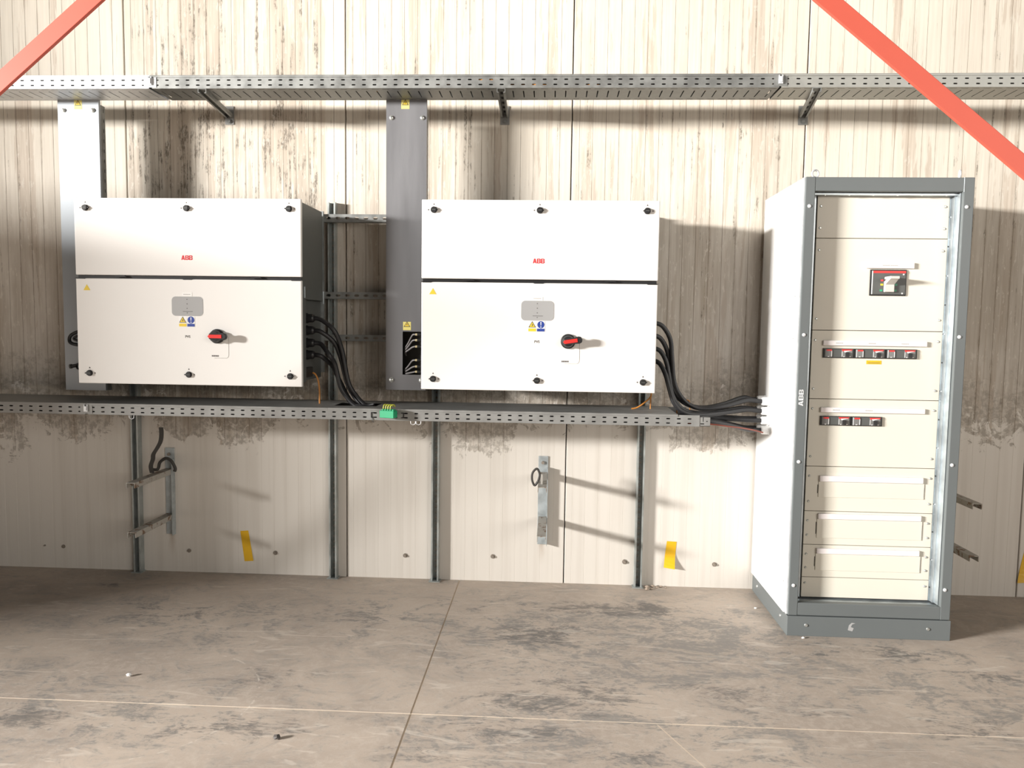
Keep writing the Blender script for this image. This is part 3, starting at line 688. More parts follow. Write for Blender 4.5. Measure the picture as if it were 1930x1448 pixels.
    mb = MB(); mb.box(X(-.555), X(-.515), -.35, -.27, 1.13, 1.38); mb.build('input_connector_block', 'black', t, bevel=.003)
    MB().box(X(-.552), X(-.543), -.500, -.455, 1.385, 1.44).build('rating_plate', 'pinklabel', t)
    return t
IV1 = inverter(-1.738, 'pale grey wall-mounted inverter on the left, its red switch lever level', 0)
IV2 = inverter(-.066, 'white wall-mounted inverter beside the switchboard, its red switch lever tilted', 9)

# ================================================================== lower cable tray
T2 = thing('cable_tray', 'closed galvanised cable tray running along the wall below the inverters', 'cable tray', (0, -.30, .938), 'cable trays')
YF2, YB2, ZB2, ZT2 = -.48, -.110, .938, .991
tray_section('tray_section', T2, -2.285-.05*55, 55, 'galv_pale', YF2, YB2, ZB2, ZT2, False)
tray_section('tray_section', T2, -2.270, 59, 'galv_pale', YF2, YB2, ZB2, ZT2, False)
# end: the last cell with a short splice end
mb = MB(); mb.perf((.680, YF2, ZB2), (1, 0, 0), (0, 0, 1), 1, .022, ZT2-ZB2, []); mb.quad((.68, YB2, ZB2), (.702, YB2, ZB2), (.702, YF2, ZB2), (.68, YF2, ZB2)); mb.quad((.702, YB2, ZB2), (.68, YB2, ZB2), (.68, YB2, ZT2), (.702, YB2, ZT2)); mb.build('tray_end', 'galv_pale', T2, solid=.0016)
mb = MB(); y = YF2+.0025
mb.box(.690, .7175, y-.001, y+.001, ZB2+.001, ZT2-.009); mb.box(.7175, .7215, y-.001, y+.001, ZB2+.001, ZB2+.022); mb.box(.7215, .752, y-.001, y+.001, ZB2+.001, ZT2-.009)
mb.box(.69, .752, y-.001, YB2, ZB2+.0015, ZB2+.0035); mb.build('splice_end', 'galv_pale', T2)
for a_, b_, c_, d_ in ((.7065, .7225, .010, .0155), (.733, .740, .023, .027)): MB().box(a_, b_, y-.0022, y-.0011, ZB2+c_, ZB2+d_).build('slot', 'seam', T2)
tray_lid(T2, -5.0, -2.278, YF2, YB2, ZT2, 'galv_pale'); tray_lid(T2, -2.276, -1.075, YF2, YB2, ZT2, 'galv_pale'); tray_lid(T2, -.865, .60, YF2, YB2, ZT2, 'galv_pale')
mb = MB(); mb.box(-1.0745, -.8655, YF2-.004, -.375, ZT2+.001, ZT2+.0025); mb.box(-1.0745, -.8655, YF2-.004, YF2-.0025, ZT2-.008, ZT2+.001); mb.build('tray_lid', 'galv_pale', T2)
MB().box(-1.0745, -.8655, -.225, YB2+.004, ZT2+.001, ZT2+.0025).build('tray_lid', 'galv_pale', T2)
splice(T2, -2.2775, YF2, ZB2, ZT2, 'galv_pale')
for x in (-.862, -.706):
    mb = MB(); yy = YF2-.0026
    mb.box(x-.0025, x+.0025, yy-.0012, yy, ZB2+.012, ZB2+.038); sg = 1 if x < -.8 else -1
    mb.box(min(x, x+sg*.012), max(x, x+sg*.012), yy-.0012, yy, ZB2+.0345, ZB2+.0385); mb.box(min(x, x+sg*.012), max(x, x+sg*.012), yy-.0012, yy, ZB2+.0115, ZB2+.0155)
    if sg > 0: mb.tube([(x+.003, yy-.001, ZB2+.012), (x+.006, yy-.004, ZB2-.004), (x+.013, yy-.006, ZB2-.010)], .0018, 6)
    mb.build('zip_tie', 'black', T2)
for x in (-2.05, -.660, -.634):
    MB().tube([(x-.012, YF2-.002, ZB2-.001), (x-.011, YF2-.002, ZB2-.014), (x, YF2-.002, ZB2-.019), (x+.011, YF2-.002, ZB2-.014), (x+.012, YF2-.002, ZB2-.001)], .0016, 6).build('wire_hook', 'galv_bright', T2)

def tray_support(x, label):
    t = thing('support_arm', label, 'bracket', (x, -.06, .90), 'support arms under the lower tray')
    def fn(u, v, s_): return (x+u, s_, v)
    mb = MB(); h = .018
    mb.prism([(-h, .9355), (h, .9355), (h, .905), (h-.003, .905), (h-.003, .9325), (-h+.003, .9325), (-h+.003, .905), (-h, .905)], -.165, -.0425, fn); mb.build('channel_arm', 'galv_pale', t)
    MB().box(x-.026, x+.026, -.170, -.1655, .9, .9355).build('end_plate', 'galv_pale', t, bevel=.001)
    mb = MB(); mb.tube([(x, -.170, .915), (x, -.176, .915)], .008, 6); mb.build('bolt', 'screw', t)
tray_support(-2.285, 'short galvanised arm under the lower tray at the leftmost post')
tray_support(-1.181, 'short galvanised arm under the lower tray right of the left inverter')
tray_support(-.618, 'short galvanised arm under the lower tray near the green terminal')
tray_support(.485, 'short galvanised arm under the lower tray near its open end')

# green earth terminal clipped on the tray edge
t = thing('terminal_block', 'small green plastic terminal block with yellow-green wires clipped on the tray edge', 'terminal block', (-.77, -.51, .955))
ang = math.radians(-16); c, s_ = math.cos(ang), math.sin(ang); ox, oy = -.772, -.517
def RB(u, v, z): return (ox + u*c - v*s_, oy + u*s_ + v*c, z)
def rbox(u0, u1, v0, v1, z0, z1): return [RB(u, v, z) for z in (z0, z1) for u, v in ((u0, v0), (u1, v0), (u1, v1), (u0, v1))]
MB().hexa(rbox(-.037, .037, -.020, .020, .9555, .9905)).build('housing', 'green', t, bevel=.002)
for k in range(5):
    MB().hexa(rbox(-.030+.0135*k, -.022+.0135*k, -.012, .012, .9905, .9965)).build('clamp', 'green', t)
for k in range(4):
    u = -.028 + .0125*k
    p = [RB(u, .0, .995), RB(u+.002, .002, 1.012), RB(u+.006+.002*k, .012, 1.017), RB(u+.010, .030, 1.006)]
    MB().tube(bez(p, 5), .0026, 8).build('earth_wire', 'wireyg', t, smooth=True)

# ================================================================== switchboard cabinet
CB = thing('switchboard_cabinet', 'tall white switchboard cabinet with slate grey frame standing on the floor', 'cabinet', (1.463, -.32, 0))
CX0, CX1, CYF, CYB = 1.102, 1.824, -.63, -.02
pl = MB().box(CX0-.004, CX1+.004, CYF-.004, CYB, 0, .0925).build('plinth', 'anth', CB, bevel=.002)
for x in (1.184, 1.728):
    mb = MB(); mb.tube([(x, CYF-.004, .052), (x, CYF-.008, .052)], [.0085, .006], 12); mb.build('plinth_bolt', 'screw', pl)
for yy in (-.117, -.527):
    mb = MB(); mb.tube([(CX0-.004, yy, .054), (CX0-.008, yy, .054)], [.0085, .006], 12); mb.build('plinth_bolt', 'screw', pl)
MB().front([(1.372, .035), (1.392, .030), (1.398, .045), (1.385, .050), (1.390, .062), (1.404, .068), (1.388, .070), (1.376, .058)], CYF-.0044, CYF-.004).build('scuff_mark', 'platen', pl)
SW = .042
stl = MB().box(CX0, CX0+SW, CYF, -.596, .095, 2.071).build('frame_stile', 'anth', CB, bevel=.0025)
str_ = MB().box(CX1-SW-.002, CX1, CYF, -.596, .095, 2.071).build('frame_stile', 'anth', CB, bevel=.0025)
MB().box(CX0+SW, CX1-SW-.002, CYF+.001, -.596, 2.010, 2.070).build('frame_rail', 'anth', CB, bevel=.002)
MB().box(CX0+SW, CX1-SW-.002, CYF+.001, -.596, .096, .154).build('frame_rail', 'anth', CB, bevel=.002)
MB().box(CX1-SW-.004, CX1-SW-.002, CYF-.0006, -.60, 2.008, 2.071).build('joint_edge', 'zinc', CB)
for z in (1.944, 1.378, .806, .235):
    for x, par in ((1.121, stl), (1.7945, str_)):
        mb = MB(); mb.tube([(x, CYF, z), (x, CYF-.003, z), (x, CYF-.0045, z)], [.0085, .0075, .0045], 16); o = mb.build('frame_screw', 'galv_bright', par, smooth=True)
logo('logo', 'galv_bright', stl, 1.1195, CYF-.0003, 1.096, .074, .021, True)['label'] = 'pale grey block letter logo set upright'
# seal strip and side panels
MB().box(CX0-.006, CX0, -.618, -.598, .096, 2.070).build('seal_strip', 'galv_bright', CB)
MB().box(CX0-.012, CX0, -.595, CYB, .096, 2.066).build('side_panel', 'cabwhite', CB, bevel=.002)
MB().box(CX1, CX1+.014, -.598, CYB, .096, 2.066).build('side_panel', 'cream', CB, bevel=.002)
MB().box(CX0, CX1, CYB-.006, CYB, .096, 2.06).build('back_panel', 'cabwhite', CB)
MB().box(CX0, CX1, -.595, CYB-.007, 2.054, 2.066).build('top_panel', 'cabwhite', CB, bevel=.002)
MB().box(CX0+.01, CX1-.01, -.595, CYB-.01, .096, .150).build('bottom_plate', 'zinc', CB)
for z, yy in ((1.55, -.585), (1.36, -.585), (.80, -.585), (.24, -.585), (1.95, -.585)):
    MB().tube([(CX0-.012, yy, z), (CX0-.0145, yy, z)], .004, 10).build('side_screw', 'screw', CB)
# inner posts of zinc profile
for (xa, xb, sg) in ((CX0+SW+.002, 1.176, 1), (1.759, CX1-SW-.004, -1)):
    xo, xi = (xa, xb) if sg > 0 else (xb, xa)
    mb = MB()
    mb.box(min(xo, xo+sg*.003), max(xo, xo+sg*.003), -.610, -.535, .156, 2.008)
    mb.box(min(xo, xo+sg*.010), max(xo, xo+sg*.010), -.578, -.574, .156, 2.008)
    mb.box(min(xo+sg*.010, xi), max(xo+sg*.010, xi), -.552, -.548, .156, 2.008)
    mb.box(min(xo+sg*.008, xo+sg*.011), max(xo+sg*.008, xo+sg*.011), -.578, -.548, .156, 2.008)
    mb.build('inner_profile', 'zinc', CB, bevel=.0006)
MB().box(CX0+SW+.004, CX1-SW-.006, -.594, -.548, 1.999, 2.008).build('inner_profile', 'zinc', CB, bevel=.0006)
mb = MB()
for k in range(6): mb.tube([(1.20+.105*k, -.590, 1.999), (1.20+.105*k, -.590, 1.996)], .004, 10)
mb.build('profile_screws', 'screw', CB)['kind'] = 'stuff'
for k in range(14):
    for xx in (1.7650,):
        MB().tube([(xx, -.552, .22+.13*k), (xx, -.5545, .22+.13*k)], .0032, 8).build('profile_hole', 'galv_bright' if k % 2 else 'devgrey', CB)
MB().box(CX0+.05, CX1-.05, -.530, -.526, .152, 2.0).build('mounting_back', 'seam', CB)
# front panels
seams = [2.000, 1.813, 1.400, 1.087, .775, .566, .408, .254, .158]
PX0, PX1, PY = 1.180, 1.757, -.558
panels = []
for i in range(8):
    z1, z0 = seams[i]-.0012, seams[i+1]+.0012
    p = MB().box(PX0, PX1, PY, -.534, z0, z1).build('front_panel', 'cream', CB, bevel=.0015); panels.append(p)
    H = z1 - z0
    zz = [z0 + .5*H + .02] if H < .12 else [z1 - .044, z0 + .044]
    if H > .35: zz = [z1-.052, z0+.05]
    for z in zz:
        for x in (1.1955, 1.7375):
            mb = MB(); mb.tube([(x, PY, z), (x, PY-.0025, z), (x, PY-.0042, z)], [.0058, .005, .003], 14); mb.build('panel_screw', 'screw', p, smooth=True)
def strip(p, x0, x1, z0, z1, marks=()):
    o = MB().box(x0, x1, PY-.012, PY, z0, z1).build('label_strip', 'pinklabel', p, bevel=.002)
    for xm in marks:
        mb = MB()
        for k in range(6): mb.box(xm-.016+.0055*k, xm-.012+.0055*k, PY-.0124, PY-.012, (z0+z1)/2-.0022, (z0+z1)/2+.0022)
        mb.build('small_print', 'paleink', o)['kind'] = 'stuff'
    return o
strip(panels[1], 1.403, 1.614, 1.680, 1.706, (1.49, 1.525))
strip(panels[2], 1.229, 1.688, 1.331, 1.354, (1.30, 1.445, 1.59))
strip(panels[3], 1.230, 1.695, 1.026, 1.049, (1.30, 1.445))
for i, (z1, zm, z0) in ((4, (.733, .706, .632)), (5, (.556, .531, .441)), (6, (.393, .368, .288))):
    strip(panels[i], 1.240, 1.704, zm, z1)
    c_ = MB().box(1.238, 1.712, PY-.004, PY, z0, zm-.001).build('blank_cover', 'cream', panels[i], bevel=.0012)
    MB().box(1.2335, 1.2365, PY-.0006, PY, z0+.018, zm-.016).build('cover_slit', 'seam', panels[i])
    MB().box(1.7135, 1.7150, PY-.0006, PY, z0+.010, zm-.020).build('cover_slit', 'paleink', panels[i])
# yellow label
o = MB().box(1.427, 1.494, PY-.0008, PY, 1.2485, 1.2655).build('yellow_label', 'tape', panels[2])
MB().box(1.435, 1.487, PY-.0011, PY-.0008, 1.2535, 1.2555).build('small_print', 'ink', o)
# main breaker
mbk = MB().box(1.424, 1.584, PY-.006, PY, 1.558, 1.675).build('main_breaker', 'black', CB, bevel=.0015)
MB().box(1.4300, 1.5790, PY-.0085, PY-.006, 1.5640, 1.6695).build('face_plate', 'devgrey', mbk, bevel=.001)
MB().box(1.4365, 1.5785, PY-.0093, PY-.0085, 1.6590, 1.6690).build('red_band', 'redlever', mbk)
MB().box(1.4305, 1.4345, PY-.0093, PY-.0085, 1.5645, 1.6690).build('white_line', 'labelwhite', mbk)
for x, z, cc in ((1.4755, 1.6265, 'led_r'), (1.4750, 1.6075, 'led_y'), (1.4730, 1.5815, 'led_g'), (1.5370, 1.6075, 'led_g'), (1.5350, 1.5815, 'led_g')):
    MB().box(x-.006, x+.006, PY-.0094, PY-.0085, z-.0042, z+.0042).build('indicator', cc, mbk)
for x, z in ((1.569, 1.6535), (1.566, 1.569)): MB().disc_y(x, z, .0035, PY-.0096, PY-.0085, 12).build('face_screw', 'labelwhite', mbk)
lv = MB(); lv.box(1.483, 1.527, PY-.022, PY-.0085, 1.574, 1.622); lv = lv.build('lever_base', 'lever', mbk, bevel=.003)
lv = MB(); lv.hexa([(1.484, PY-.020, 1.606), (1.526, PY-.020, 1.606), (1.526, PY-.0085, 1.622), (1.484, PY-.0085, 1.622), (1.486, PY-.072, 1.632), (1.524, PY-.072, 1.632), (1.524, PY-.066, 1.643), (1.486, PY-.066, 1.643)]); lv.build('toggle', 'lever', mbk, bevel=.002)
lv = MB(); lv.box(1.485, 1.525, PY-.075, PY-.010, 1.630, 1.642); lv.build('toggle', 'lever', mbk, bevel=.002)
# moulded breakers in two rows
def breaker(x0, z0, first):
    w_, h_ = .1375, .043
    b = MB().box(x0, x0+w_, PY-.008, PY, z0, z0+h_).build('circuit_breaker', 'black', CB, bevel=.001)
    MB().box(x0+.004, x0+w_-.004, PY-.0095, PY-.008, z0+.0035, z0+h_-.003).build('face_plate', 'devgrey', b)
    MB().box(x0+.006, x0+.037, PY-.013, PY-.0095, z0+.004, z0+h_-.004).build('trip_unit', 'devclear', b, bevel=.001)
    MB().box(x0+.012, x0+.036, PY-.0138, PY-.013, z0+h_-.0115, z0+h_-.0045).build('red_band', 'redlever', b)
    mb = MB()
    if not first: mb.box(x0+.006, x0+.0085, PY-.0138, PY-.013, z0+.004, z0+h_-.004)
    mb.box(x0+.0345, x0+.037, PY-.0138, PY-.013, z0+.006, z0+h_-.010); mb.box(x0+.018, x0+.025, PY-.0138, PY-.013, z0+.005, z0+.008); mb.build('clear_edge', 'labelwhite', b)['kind'] = 'stuff'
    MB().box(x0+.080, x0+.128, PY-.013, PY-.0095, z0+.004, z0+h_-.0035).build('toggle_housing', 'devclear', b, bevel=.001)
    MB().front([(x0+.078, z0+h_-.0035), (x0+.128, z0+h_-.0035), (x0+.122, z0+h_-.011), (x0+.085, z0+h_-.0125)], PY-.0139, PY-.013).build('red_band', 'redlever', b)
    MB().front([(x0+.088, z0+h_-.0105), (x0+.124, z0+h_-.0085), (x0+.105, z0+h_-.0135), (x0+.094, z0+h_-.018)], PY-.0145, PY-.0139).build('painted_glint', 'labelwhite', b)  # white sliver painted as a glint on the toggle housing
    MB().box(x0+.097, x0+.113, PY-.020, PY-.013, z0+.006, z0+h_-.017).build('toggle', 'black', b, bevel=.001)
    mb = MB(); mb.box(x0+.0815, x0+.083, PY-.0138, PY-.013, z0+.006, z0+h_-.013); mb.box(x0+.088, x0+.093, PY-.0138, PY-.013, z0+.005, z0+.008); mb.box(x0+.114, x0+.121, PY-.0138, PY-.013, z0+.005, z0+.009); mb.build('clear_edge', 'labelwhite', b)['kind'] = 'stuff'
for k in range(3): breaker(1.231+.139*k, 1.275, k == 0)
for k in range(2): breaker(1.231+.139*k, .966, k == 0)
# lifting eyes
for x, rot in ((1.165, 0.25), (1.795, 1.25)):
    mb = MB(); zc = 2.106; yy = -.555
    mb.tube([(x, yy, 2.066), (x, yy, 2.078)], [.013, .011], 16)
    ring = [(x + .016*math.cos(a)*math.cos(rot), yy + .016*math.cos(a)*math.sin(rot), zc - .008 + .016*math.sin(a)) for a in [2*math.pi*k/24 for k in range(25)]]
    mb.tube(ring, .0045, 8); mb.build('lifting_eye', 'galv_bright', CB, smooth=True)
# white cable glands in the cabinet side
GL = []
for r_, z in enumerate((1.042, .994, .946, .898)):
    for yy in (-.255, -.165):
        mb = MB(); mb.tube([(1.090, yy, z), (1.082, yy, z)], .0235, 20); mb.tube([(1.082, yy, z), (1.055, yy, z), (1.048, yy, z)], [.0215, .0205, .0175], 8)
        mb.build('cable_gland', 'cabwhite', CB); GL.append((1.048, yy, z))

# ================================================================== heavy black cables
R_C = .0112
def cable(path, name, material, r, label, cat='cable', group=None, n=12, seg=7, free_end=False):
    o = MB().tube(bez(path, seg), r, n).build(name, material, smooth=True)
    return tag(o, label, cat, group)
g1, g2, g3, g4 = [z for z in (1.042, .994, .946, .898)]
x2 = -.066 + .5605; XG = 1.0475
p2 = [   # right inverter: out of the gland, down to the tray end, up into the cabinet
 ([(x2, -.355, 1.424), (.535, -.350, 1.408), (.575, -.340, 1.345), (.588, -.330, 1.25), (.608, -.318, 1.12), (.668, -.308, 1.034), (.75, -.304, 1.004), (.86, -.296, 1.020), (.97, -.262, 1.046), (1.020, -.255, 1.044), (XG, -.255, g1)], 'topmost thick black cable from the right inverter to the switchboard side'),
 ([(x2, -.355, 1.364), (.530, -.346, 1.346), (.565, -.325, 1.285), (.582, -.300, 1.20), (.602, -.280, 1.10), (.662, -.262, 1.030), (.75, -.255, 1.005), (.86, -.235, 1.022), (.97, -.178, 1.052), (1.020, -.165, 1.044), (XG, -.165, g1)], 'second thick black cable down the right inverter side, into the switchboard'),
 ([(x2, -.355, 1.302), (.528, -.356, 1.286), (.556, -.360, 1.235), (.572, -.362, 1.16), (.592, -.358, 1.07), (.648, -.340, 1.002), (.75, -.262, .978), (.86, -.215, .986), (.97, -.172, .999), (1.020, -.165, .996), (XG, -.165, g2)], 'third thick black cable down the right inverter side, into the switchboard'),
 ([(x2, -.355, 1.243), (.525, -.372, 1.225), (.550, -.390, 1.175), (.570, -.398, 1.105), (.596, -.400, 1.035), (.650, -.392, .990), (.75, -.345, .978), (.86, -.292, .986), (.97, -.262, .999), (1.020, -.255, .996), (XG, -.255, g2)], 'lowest thick black cable from the right inverter, bending into the tray end'),
]
for p, l in p2: cable(p, 'power_cable', 'rubber', R_C, l, group='thick black power cables')
x1 = -1.738 + .5605
tails = [((-.325, .9545), (-.165, g4)), ((-.250, .9545), (-.255, g3)), ((-.400, .9545), (-.255, g4)), ((-.180, .9545), (-.165, g3))]
names1 = ['topmost thick black cable arching from the left inverter into the tray', 'second thick black cable arching from the left inverter into the tray', 'third thick black cable arching from the left inverter into the tray', 'lowest thick black cable arching from the left inverter into the tray']
for k, z in enumerate((1.424, 1.364, 1.302, 1.243)):
    (ty, tz), (gy, gz) = tails[k]
    yo = -.355; dy = (-.028, .002, -.054, .032)[k]; dxk = (.022, .008, -.006, -.020)[k]
    zm = z - .05
    pth = [(x1, yo, z), (x1+.035, yo, z-.008), (x1+.085+dxk*.6, -.33+dy, z-.058), (-1.070+dxk*1.0, -.30+dy, min(z-.14, 1.27) if k < 2 else z-.105), (-1.045+dxk*1.2, -.285+dy, 1.105 if k < 2 else 1.085), (-1.010+dxk*1.6, -.28+dy, 1.030), (-.965+dxk*1.6, -.29+dy, .990), (-.88, (ty-.29+dy)/2, tz+.004), (-.70, ty, tz), (-.2, ty, tz), (.40, ty, tz), (.70, ty, tz), (.80, ty*.9+gy*.1, tz*.85+gz*.15), (.90, (ty+gy)/2, tz*.45+gz*.55), (.98, ty*.12+gy*.88, tz*.06+gz*.94), (1.020, gy, gz), (XG, gy, gz)]
    cable(pth, 'power_cable', 'rubber', R_C, names1[k], group='thick black power cables')
# orange control cables
cable([(-1.205, -.30, 1.15), (-1.190, -.30, 1.140), (-1.178, -.298, 1.11), (-1.172, -.297, 1.06), (-1.172, -.295, .994)], 'control_cable', 'orange', .0042, 'thin orange cable dropping from the left inverter to the tray', n=8)
cable([(.470, -.30, 1.13), (.492, -.30, 1.105), (.494, -.30, 1.062), (.470, -.30, 1.035), (.430, -.30, 1.005), (.40, -.30, .9975)], 'control_cable', 'orange', .0036, 'thin orange cable slanting from the right inverter to the tray', n=8)
cable([(.480, -.285, 1.12), (.496, -.285, 1.095), (.495, -.285, 1.04), (.495, -.285, .9965)], 'control_cable', 'orange', .0032, 'thin orange cable hanging straight below the right inverter corner', n=8)
cable([(.640, -.20, .965), (.640, -.20, 1.02), (.648, -.20, 1.036), (.690, -.20, 1.036), (.702, -.20, 1.025), (.706, -.20, .965)], 'control_cable', 'orange', .0028, 'thin orange wire loop standing out of the tray end', n=8)
cable([(.64, -.445, .947), (.76, -.447, .946), (.85, -.430, .935), (.93, -.385, .922), (1.00, -.325, .905), (1.05, -.288, .890)], 'earth_lead', 'redwire', .0035, 'thin dark red wire below the black cables at the cabinet', n=8)
cable([(-.960, -.395, .9995), (-.93, -.400, 1.000), (-.90, -.395, 1.0005), (-.868, -.405, 1.006)], 'cable_end', 'rubber', .0045, 'short black cable end lying on the tray lid', n=8)

# grey input leads of the right inverter, from the duct cut-out
tops = [((-.742, -.252, 1.268), z) for z in (1.350, 1.322, 1.290)] + [((-.742, -.252, 1.158), z) for z in (1.222, 1.190, 1.164)]
order = ['uppermost', 'second', 'third', 'fourth', 'fifth', 'lowest']
for k, (s0, z) in enumerate(tops):
    t = thing('input_lead', order[k] + ' grey lead from the duct cut-out to the right inverter', 'cable', (-.70, -.29, z-.03), 'grey input leads')
    dz = (s0[2]-z)
    zs = s0[2] + .012 - .011*(k % 3)
    MB().tube(bez([(s0[0], -.228, zs-.016), (s0[0], -.252, zs), (-.722, -.275, zs*.6+z*.4), (-.698, -.298, z-.004), (-.682, -.305, z)], 6), .0042, 8).build('sheath', 'greycable', t, smooth=True)
    MB().tube([(-.682, -.305, z), (-.672, -.305, z)], .0058, 10).build('connector_ring', 'brass', t)
    MB().tube([(-.672, -.305, z), (-.640, -.306, z), (-.623, -.306, z)], [.0075, .0075, .006], 10).build('connector', 'black', t)
# black leads looping out left of the left inverter
cable([(-2.295, -.30, 1.345), (-2.40, -.30, 1.345), (-2.455, -.30, 1.325), (-2.470, -.30, 1.300), (-2.455, -.305, 1.280), (-2.40, -.31, 1.272), (-2.295, -.31, 1.272)], 'input_lead', 'rubber', .0085, 'thick black lead looping out left of the left inverter', n=10)
cable([(-2.295, -.31, 1.325), (-2.40, -.312, 1.322), (-2.437, -.315, 1.305), (-2.40, -.318, 1.292), (-2.295, -.318, 1.290)], 'input_lead', 'rubber', .006, 'inner black lead nested in the loop left of the left inverter', n=10)
t = thing('loose_connector', 'loose black plug dangling left of the left inverter, low down', 'connector', (-2.45, -.30, 1.16))
MB().tube(bez([(-2.295, -.305, 1.20), (-2.38, -.305, 1.185), (-2.425, -.302, 1.175), (-2.44, -.30, 1.164)], 5), .0055, 8).build('lead', 'rubber', t, smooth=True)
MB().tube([(-2.435, -.300, 1.166), (-2.462, -.300, 1.162)], .009, 12).build('plug', 'black', t)
MB().tube([(-2.462, -.300, 1.162), (-2.470, -.300, 1.161)], .012, 12).build('plug_cap', 'devgrey', t)
MB().tube(bez([(-2.295, -.31, 1.16), (-2.38, -.31, 1.145), (-2.425, -.305, 1.15), (-2.437, -.30, 1.164)], 5), .005, 8).build('lead', 'rubber', t, smooth=True)

# ================================================================== old steel wall brackets near the floor
def old_bracket(x, label, hook, strap, za=.572, zb=.318):
    t = thing('wall_bracket', label, 'bracket', (x, -.006, .215), 'old steel brackets low on the wall')
    mb = MB(); h = .026
    mb.box(x-h, x+h, -.007, -.001, .215, .700); mb.build('back_plate', 'oldgalv', t, bevel=.001)
    MB().box(x+h-.003, x+h, -.040, -.007, .215, .640).build('side_flange', 'oldgalv', t)
    MB().tube([(x-.002, -.007, .665), (x-.002, -.016, .665)], .009, 8).build('plate_bolt', 'stud', t)
    for z, L in ((za, .41), (zb, .41)):
        def fn(u, v, s_): return (x+u, s_, z+v)
        hh = .022
        MB().prism([(-hh, .014), (hh, .014), (hh, -.014), (hh-.003, -.014), (hh-.003, .011), (-hh+.003, .011), (-hh+.003, -.014), (-hh, -.014)], -L, -.0075, fn).build('bracket_arm', 'rust', t)
    if strap:
        p = bez([(x-.020, -.16, .588), (x-.026, -.16, .625), (x-.014, -.16, .662), (x-.010, -.16, .690), (x+.012, -.16, .725), (x+.030, -.16, .760), (x+.036, -.16, .80), (x+.034, -.16, .835)], 6)
        mb = MB()
        n0 = len(mb.v)
        for i, q in enumerate(p):
            for dx, dy in ((-.011, -.003), (.011, -.003), (.011, .003), (-.011, .003)): mb.v.append((q.x+dx, q.y+dy, q.z))
        for i in range(len(p)-1):
            for k in range(4):
                a = n0+4*i+k; b_ = n0+4*i+(k+1) % 4; mb.face((a, b_, b_+4, a+4))
        mb.face((n0+3, n0+2, n0+1, n0)); e_ = n0+4*(len(p)-1); mb.face((e_, e_+1, e_+2, e_+3))
        mb.build('bent_strap', 'hook', t)
    if hook:
        q = [(x-.060, -.07, .588), (x-.035, -.07, .592), (x-.022, -.07, .630), (x+.010, -.07, .652), (x+.040, -.07, .640), (x+.062, -.07, .600), (x+.058, -.07, .582)]
        MB().tube(bez(q, 5), .0085, 8).build('pipe_clip', 'hook', t, smooth=True)
    return t
old_bracket(-2.105, 'old steel wall bracket with a bent strap, below the left inverter', True, True)
b2 = old_bracket(-.035, 'old steel wall bracket with rusty ends, below the right inverter', False, False, .600, .355)
MB().tube(bez([(-.060, -.30, .618), (-.075, -.30, .60), (-.088, -.30, .63), (-.085, -.30, .665), (-.064, -.30, .685), (-.050, -.30, .66), (-.052, -.30, .64), (-.058, -.30, .62)], 5), .006, 8).build('wire_coil', 'hook', b2, smooth=True)
MB().box(-.044, -.034, -.34, -.315, .6145, .665).build('rusty_lug', 'rust', b2)
old_bracket(2.035, 'old steel wall bracket half hidden by the switchboard right side', True, False)

# ================================================================== yellow tape strips on the wall
def tape(pts, label, curl):
    (ax, az), (bx, bz), (cx_, cz_), (dx_, dz_) = pts    # top left, top right, bottom right, bottom left
    mb = MB(); n = 8; rows = []
    for i in range(n+1):
        f = i/n; y = -.0012 - curl*max(0, f-.45)**2
        l = Vector((ax+(dx_-ax)*f, y, az+(dz_-az)*f)); r = Vector((bx+(cx_-bx)*f, y-curl*.5*max(0, f-.45), bz+(cz_-bz)*f)); k = len(mb.v); mb.v += [tuple(l), tuple(r)]; rows.append(k)
    for i in range(n): mb.face((rows[i], rows[i+1], rows[i+1]+1, rows[i]+1))
    o = mb.build('tape_strip', 'tape', solid=.0006, weld=True)
    return tag(o, label, 'tape', 'yellow tape strips on the wall')
tape(((-1.713, .241), (-1.668, .245), (-1.640, .074), (-1.690, .070)), 'yellow tape strip on the wall below the left inverter', .005)
tape(((.640, .250), (.692, .248), (.681, .105), (.624, .109)), 'yellow tape strip on the wall between the right post and the switchboard', .06)
tape(((2.517, .270), (2.567, .262), (2.540, .085), (2.482, .078)), 'yellow tape strip at the right edge beyond the switchboard', .03)

# ================================================================== screw heads in the wall
for x, z, r_, lab in ((-2.840, .127, .0045, 'tiny screw head low on the wall, farthest left'), (-2.732, .124, .0095, 'screw head low on the wall left of the leftmost post'), (-2.006, .121, .0095, 'screw head low on the wall right of the bent-strap bracket'),
        (-1.516, .123, .0105, 'screw head low on the wall right of the left yellow tape'), (-.787, .129, .0105, 'screw head low on the wall left of the middle post'), (-.303, .138, .0105, 'screw head low on the wall left of the rusty bracket'),
        (.415, .129, .0115, 'screw head low on the wall left of the rightmost post'), (.897, .129, .0105, 'screw head low on the wall right of the right yellow tape')):
    mb = MB(); mb.tube([(x, .0, z), (x, -.003, z)], r_*1.15, 16); mb.tube([(x, -.003, z), (x, -.011, z)], [r_*.75, r_*.65], 6)
    tag(mb.build('wall_screw', 'stud'), lab, 'screw', 'screw heads along the wall foot')

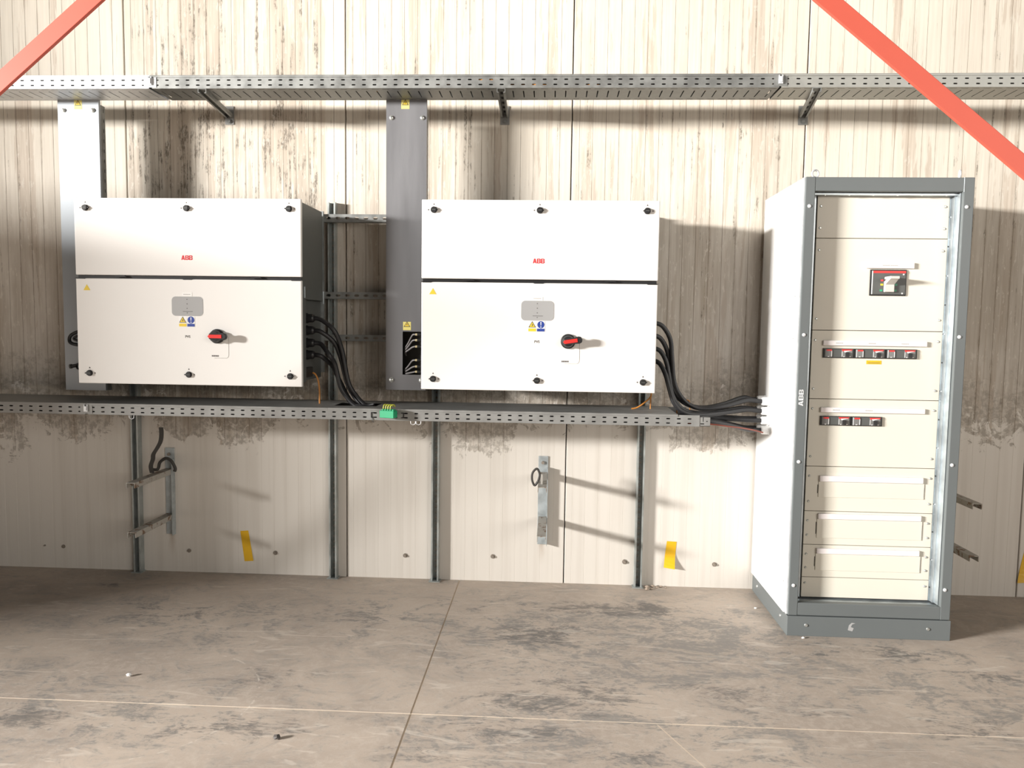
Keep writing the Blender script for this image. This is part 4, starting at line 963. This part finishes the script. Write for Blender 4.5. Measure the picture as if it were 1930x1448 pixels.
# ================================================================== red diagonal braces standing in front of the wall
def brace(p0, p1, label, leg_side):
    a = Vector((p0[0], -1.6, p0[1])); b = Vector((p1[0], -1.6, p1[1])); dr = (b-a).normalized(); n_ = Vector((-dr.z, 0, dr.x))
    if n_.z < 0: n_ = -n_
    L = (b-a).length; h = .028; t_ = .006
    def fn(u, v, s_): q = a + dr*s_ + n_*u; return (q.x, q.y+v, q.z)
    t = thing('diagonal_brace', label, 'brace', (p0[0], -1.6, 0), 'red diagonal braces')
    MB().prism([(-h, 0), (h, 0), (h, t_), (-h+t_, t_), (-h+t_, .014), (-h, .014)], 0, L, fn).build('angle_bar', 'brace', t, bevel=.0015)
    MB().box(p0[0]-.10, p0[0]+.10, -1.66, -1.50, 0, .010).build('foot_plate', 'brace', t)
    return t
ax_, az_ = -.363, 3.415
brace((3.815, .006), (-.29, 2.428 - .8158*(-.29 - .847)), 'red steel diagonal brace crossing the upper right corner', 1)
tb = brace((-4.485, .006), (-.44, 2.446 + .8269*(-.44 + 1.534)), 'red steel diagonal brace crossing the upper left corner', -1)

# ================================================================== crumbs on the floor
def crumb(x, y, s_, material, name, label, group=None, seed=0):
    rnd = random.Random(seed); bm = bmesh.new(); bmesh.ops.create_icosphere(bm, subdivisions=1, radius=s_)
    for v in bm.verts:
        f = .75 + .5*rnd.random(); v.co = Vector((v.co.x*f*1.3, v.co.y*f, v.co.z*f*.7))
    zmin = min(v.co.z for v in bm.verts)
    for v in bm.verts: v.co += Vector((x, y, -zmin))
    me = bpy.data.meshes.new(name); bm.to_mesh(me); bm.free(); me.materials.append(M[material])
    o = bpy.data.objects.new(name, me); COL.objects.link(o); return tag(o, label, 'debris', group)
for k, (x, y, s_) in enumerate(((.528, -.075, .009), (.535, -.034, .011), (.566, -.024, .009), (.590, -.032, .007), (.612, -.020, .008), (.556, -.060, .006), (.636, -.034, .005))):
    crumb(x, y, s_, 'pebble', 'mortar_crumb', 'small mortar crumb on the floor at the foot of the rightmost post', 'mortar crumbs by the post', k)
crumb(-.903, -1.678, .011, 'ink', 'pebble', 'dark pebble on the floor in front of the pale joint', None, 11)
crumb(-1.644, -1.27, .009, 'labelwhite', 'pebble', 'pale stone chip on the floor behind the pale joint, at left', None, 12)
crumb(1.045, -.30, .006, 'labelwhite', 'pebble', 'tiny pale chip on the floor left of the switchboard plinth', None, 13)
crumb(1.165, -.66, .006, 'labelwhite', 'pebble', 'tiny pale chip on the floor before the switchboard plinth', None, 14)
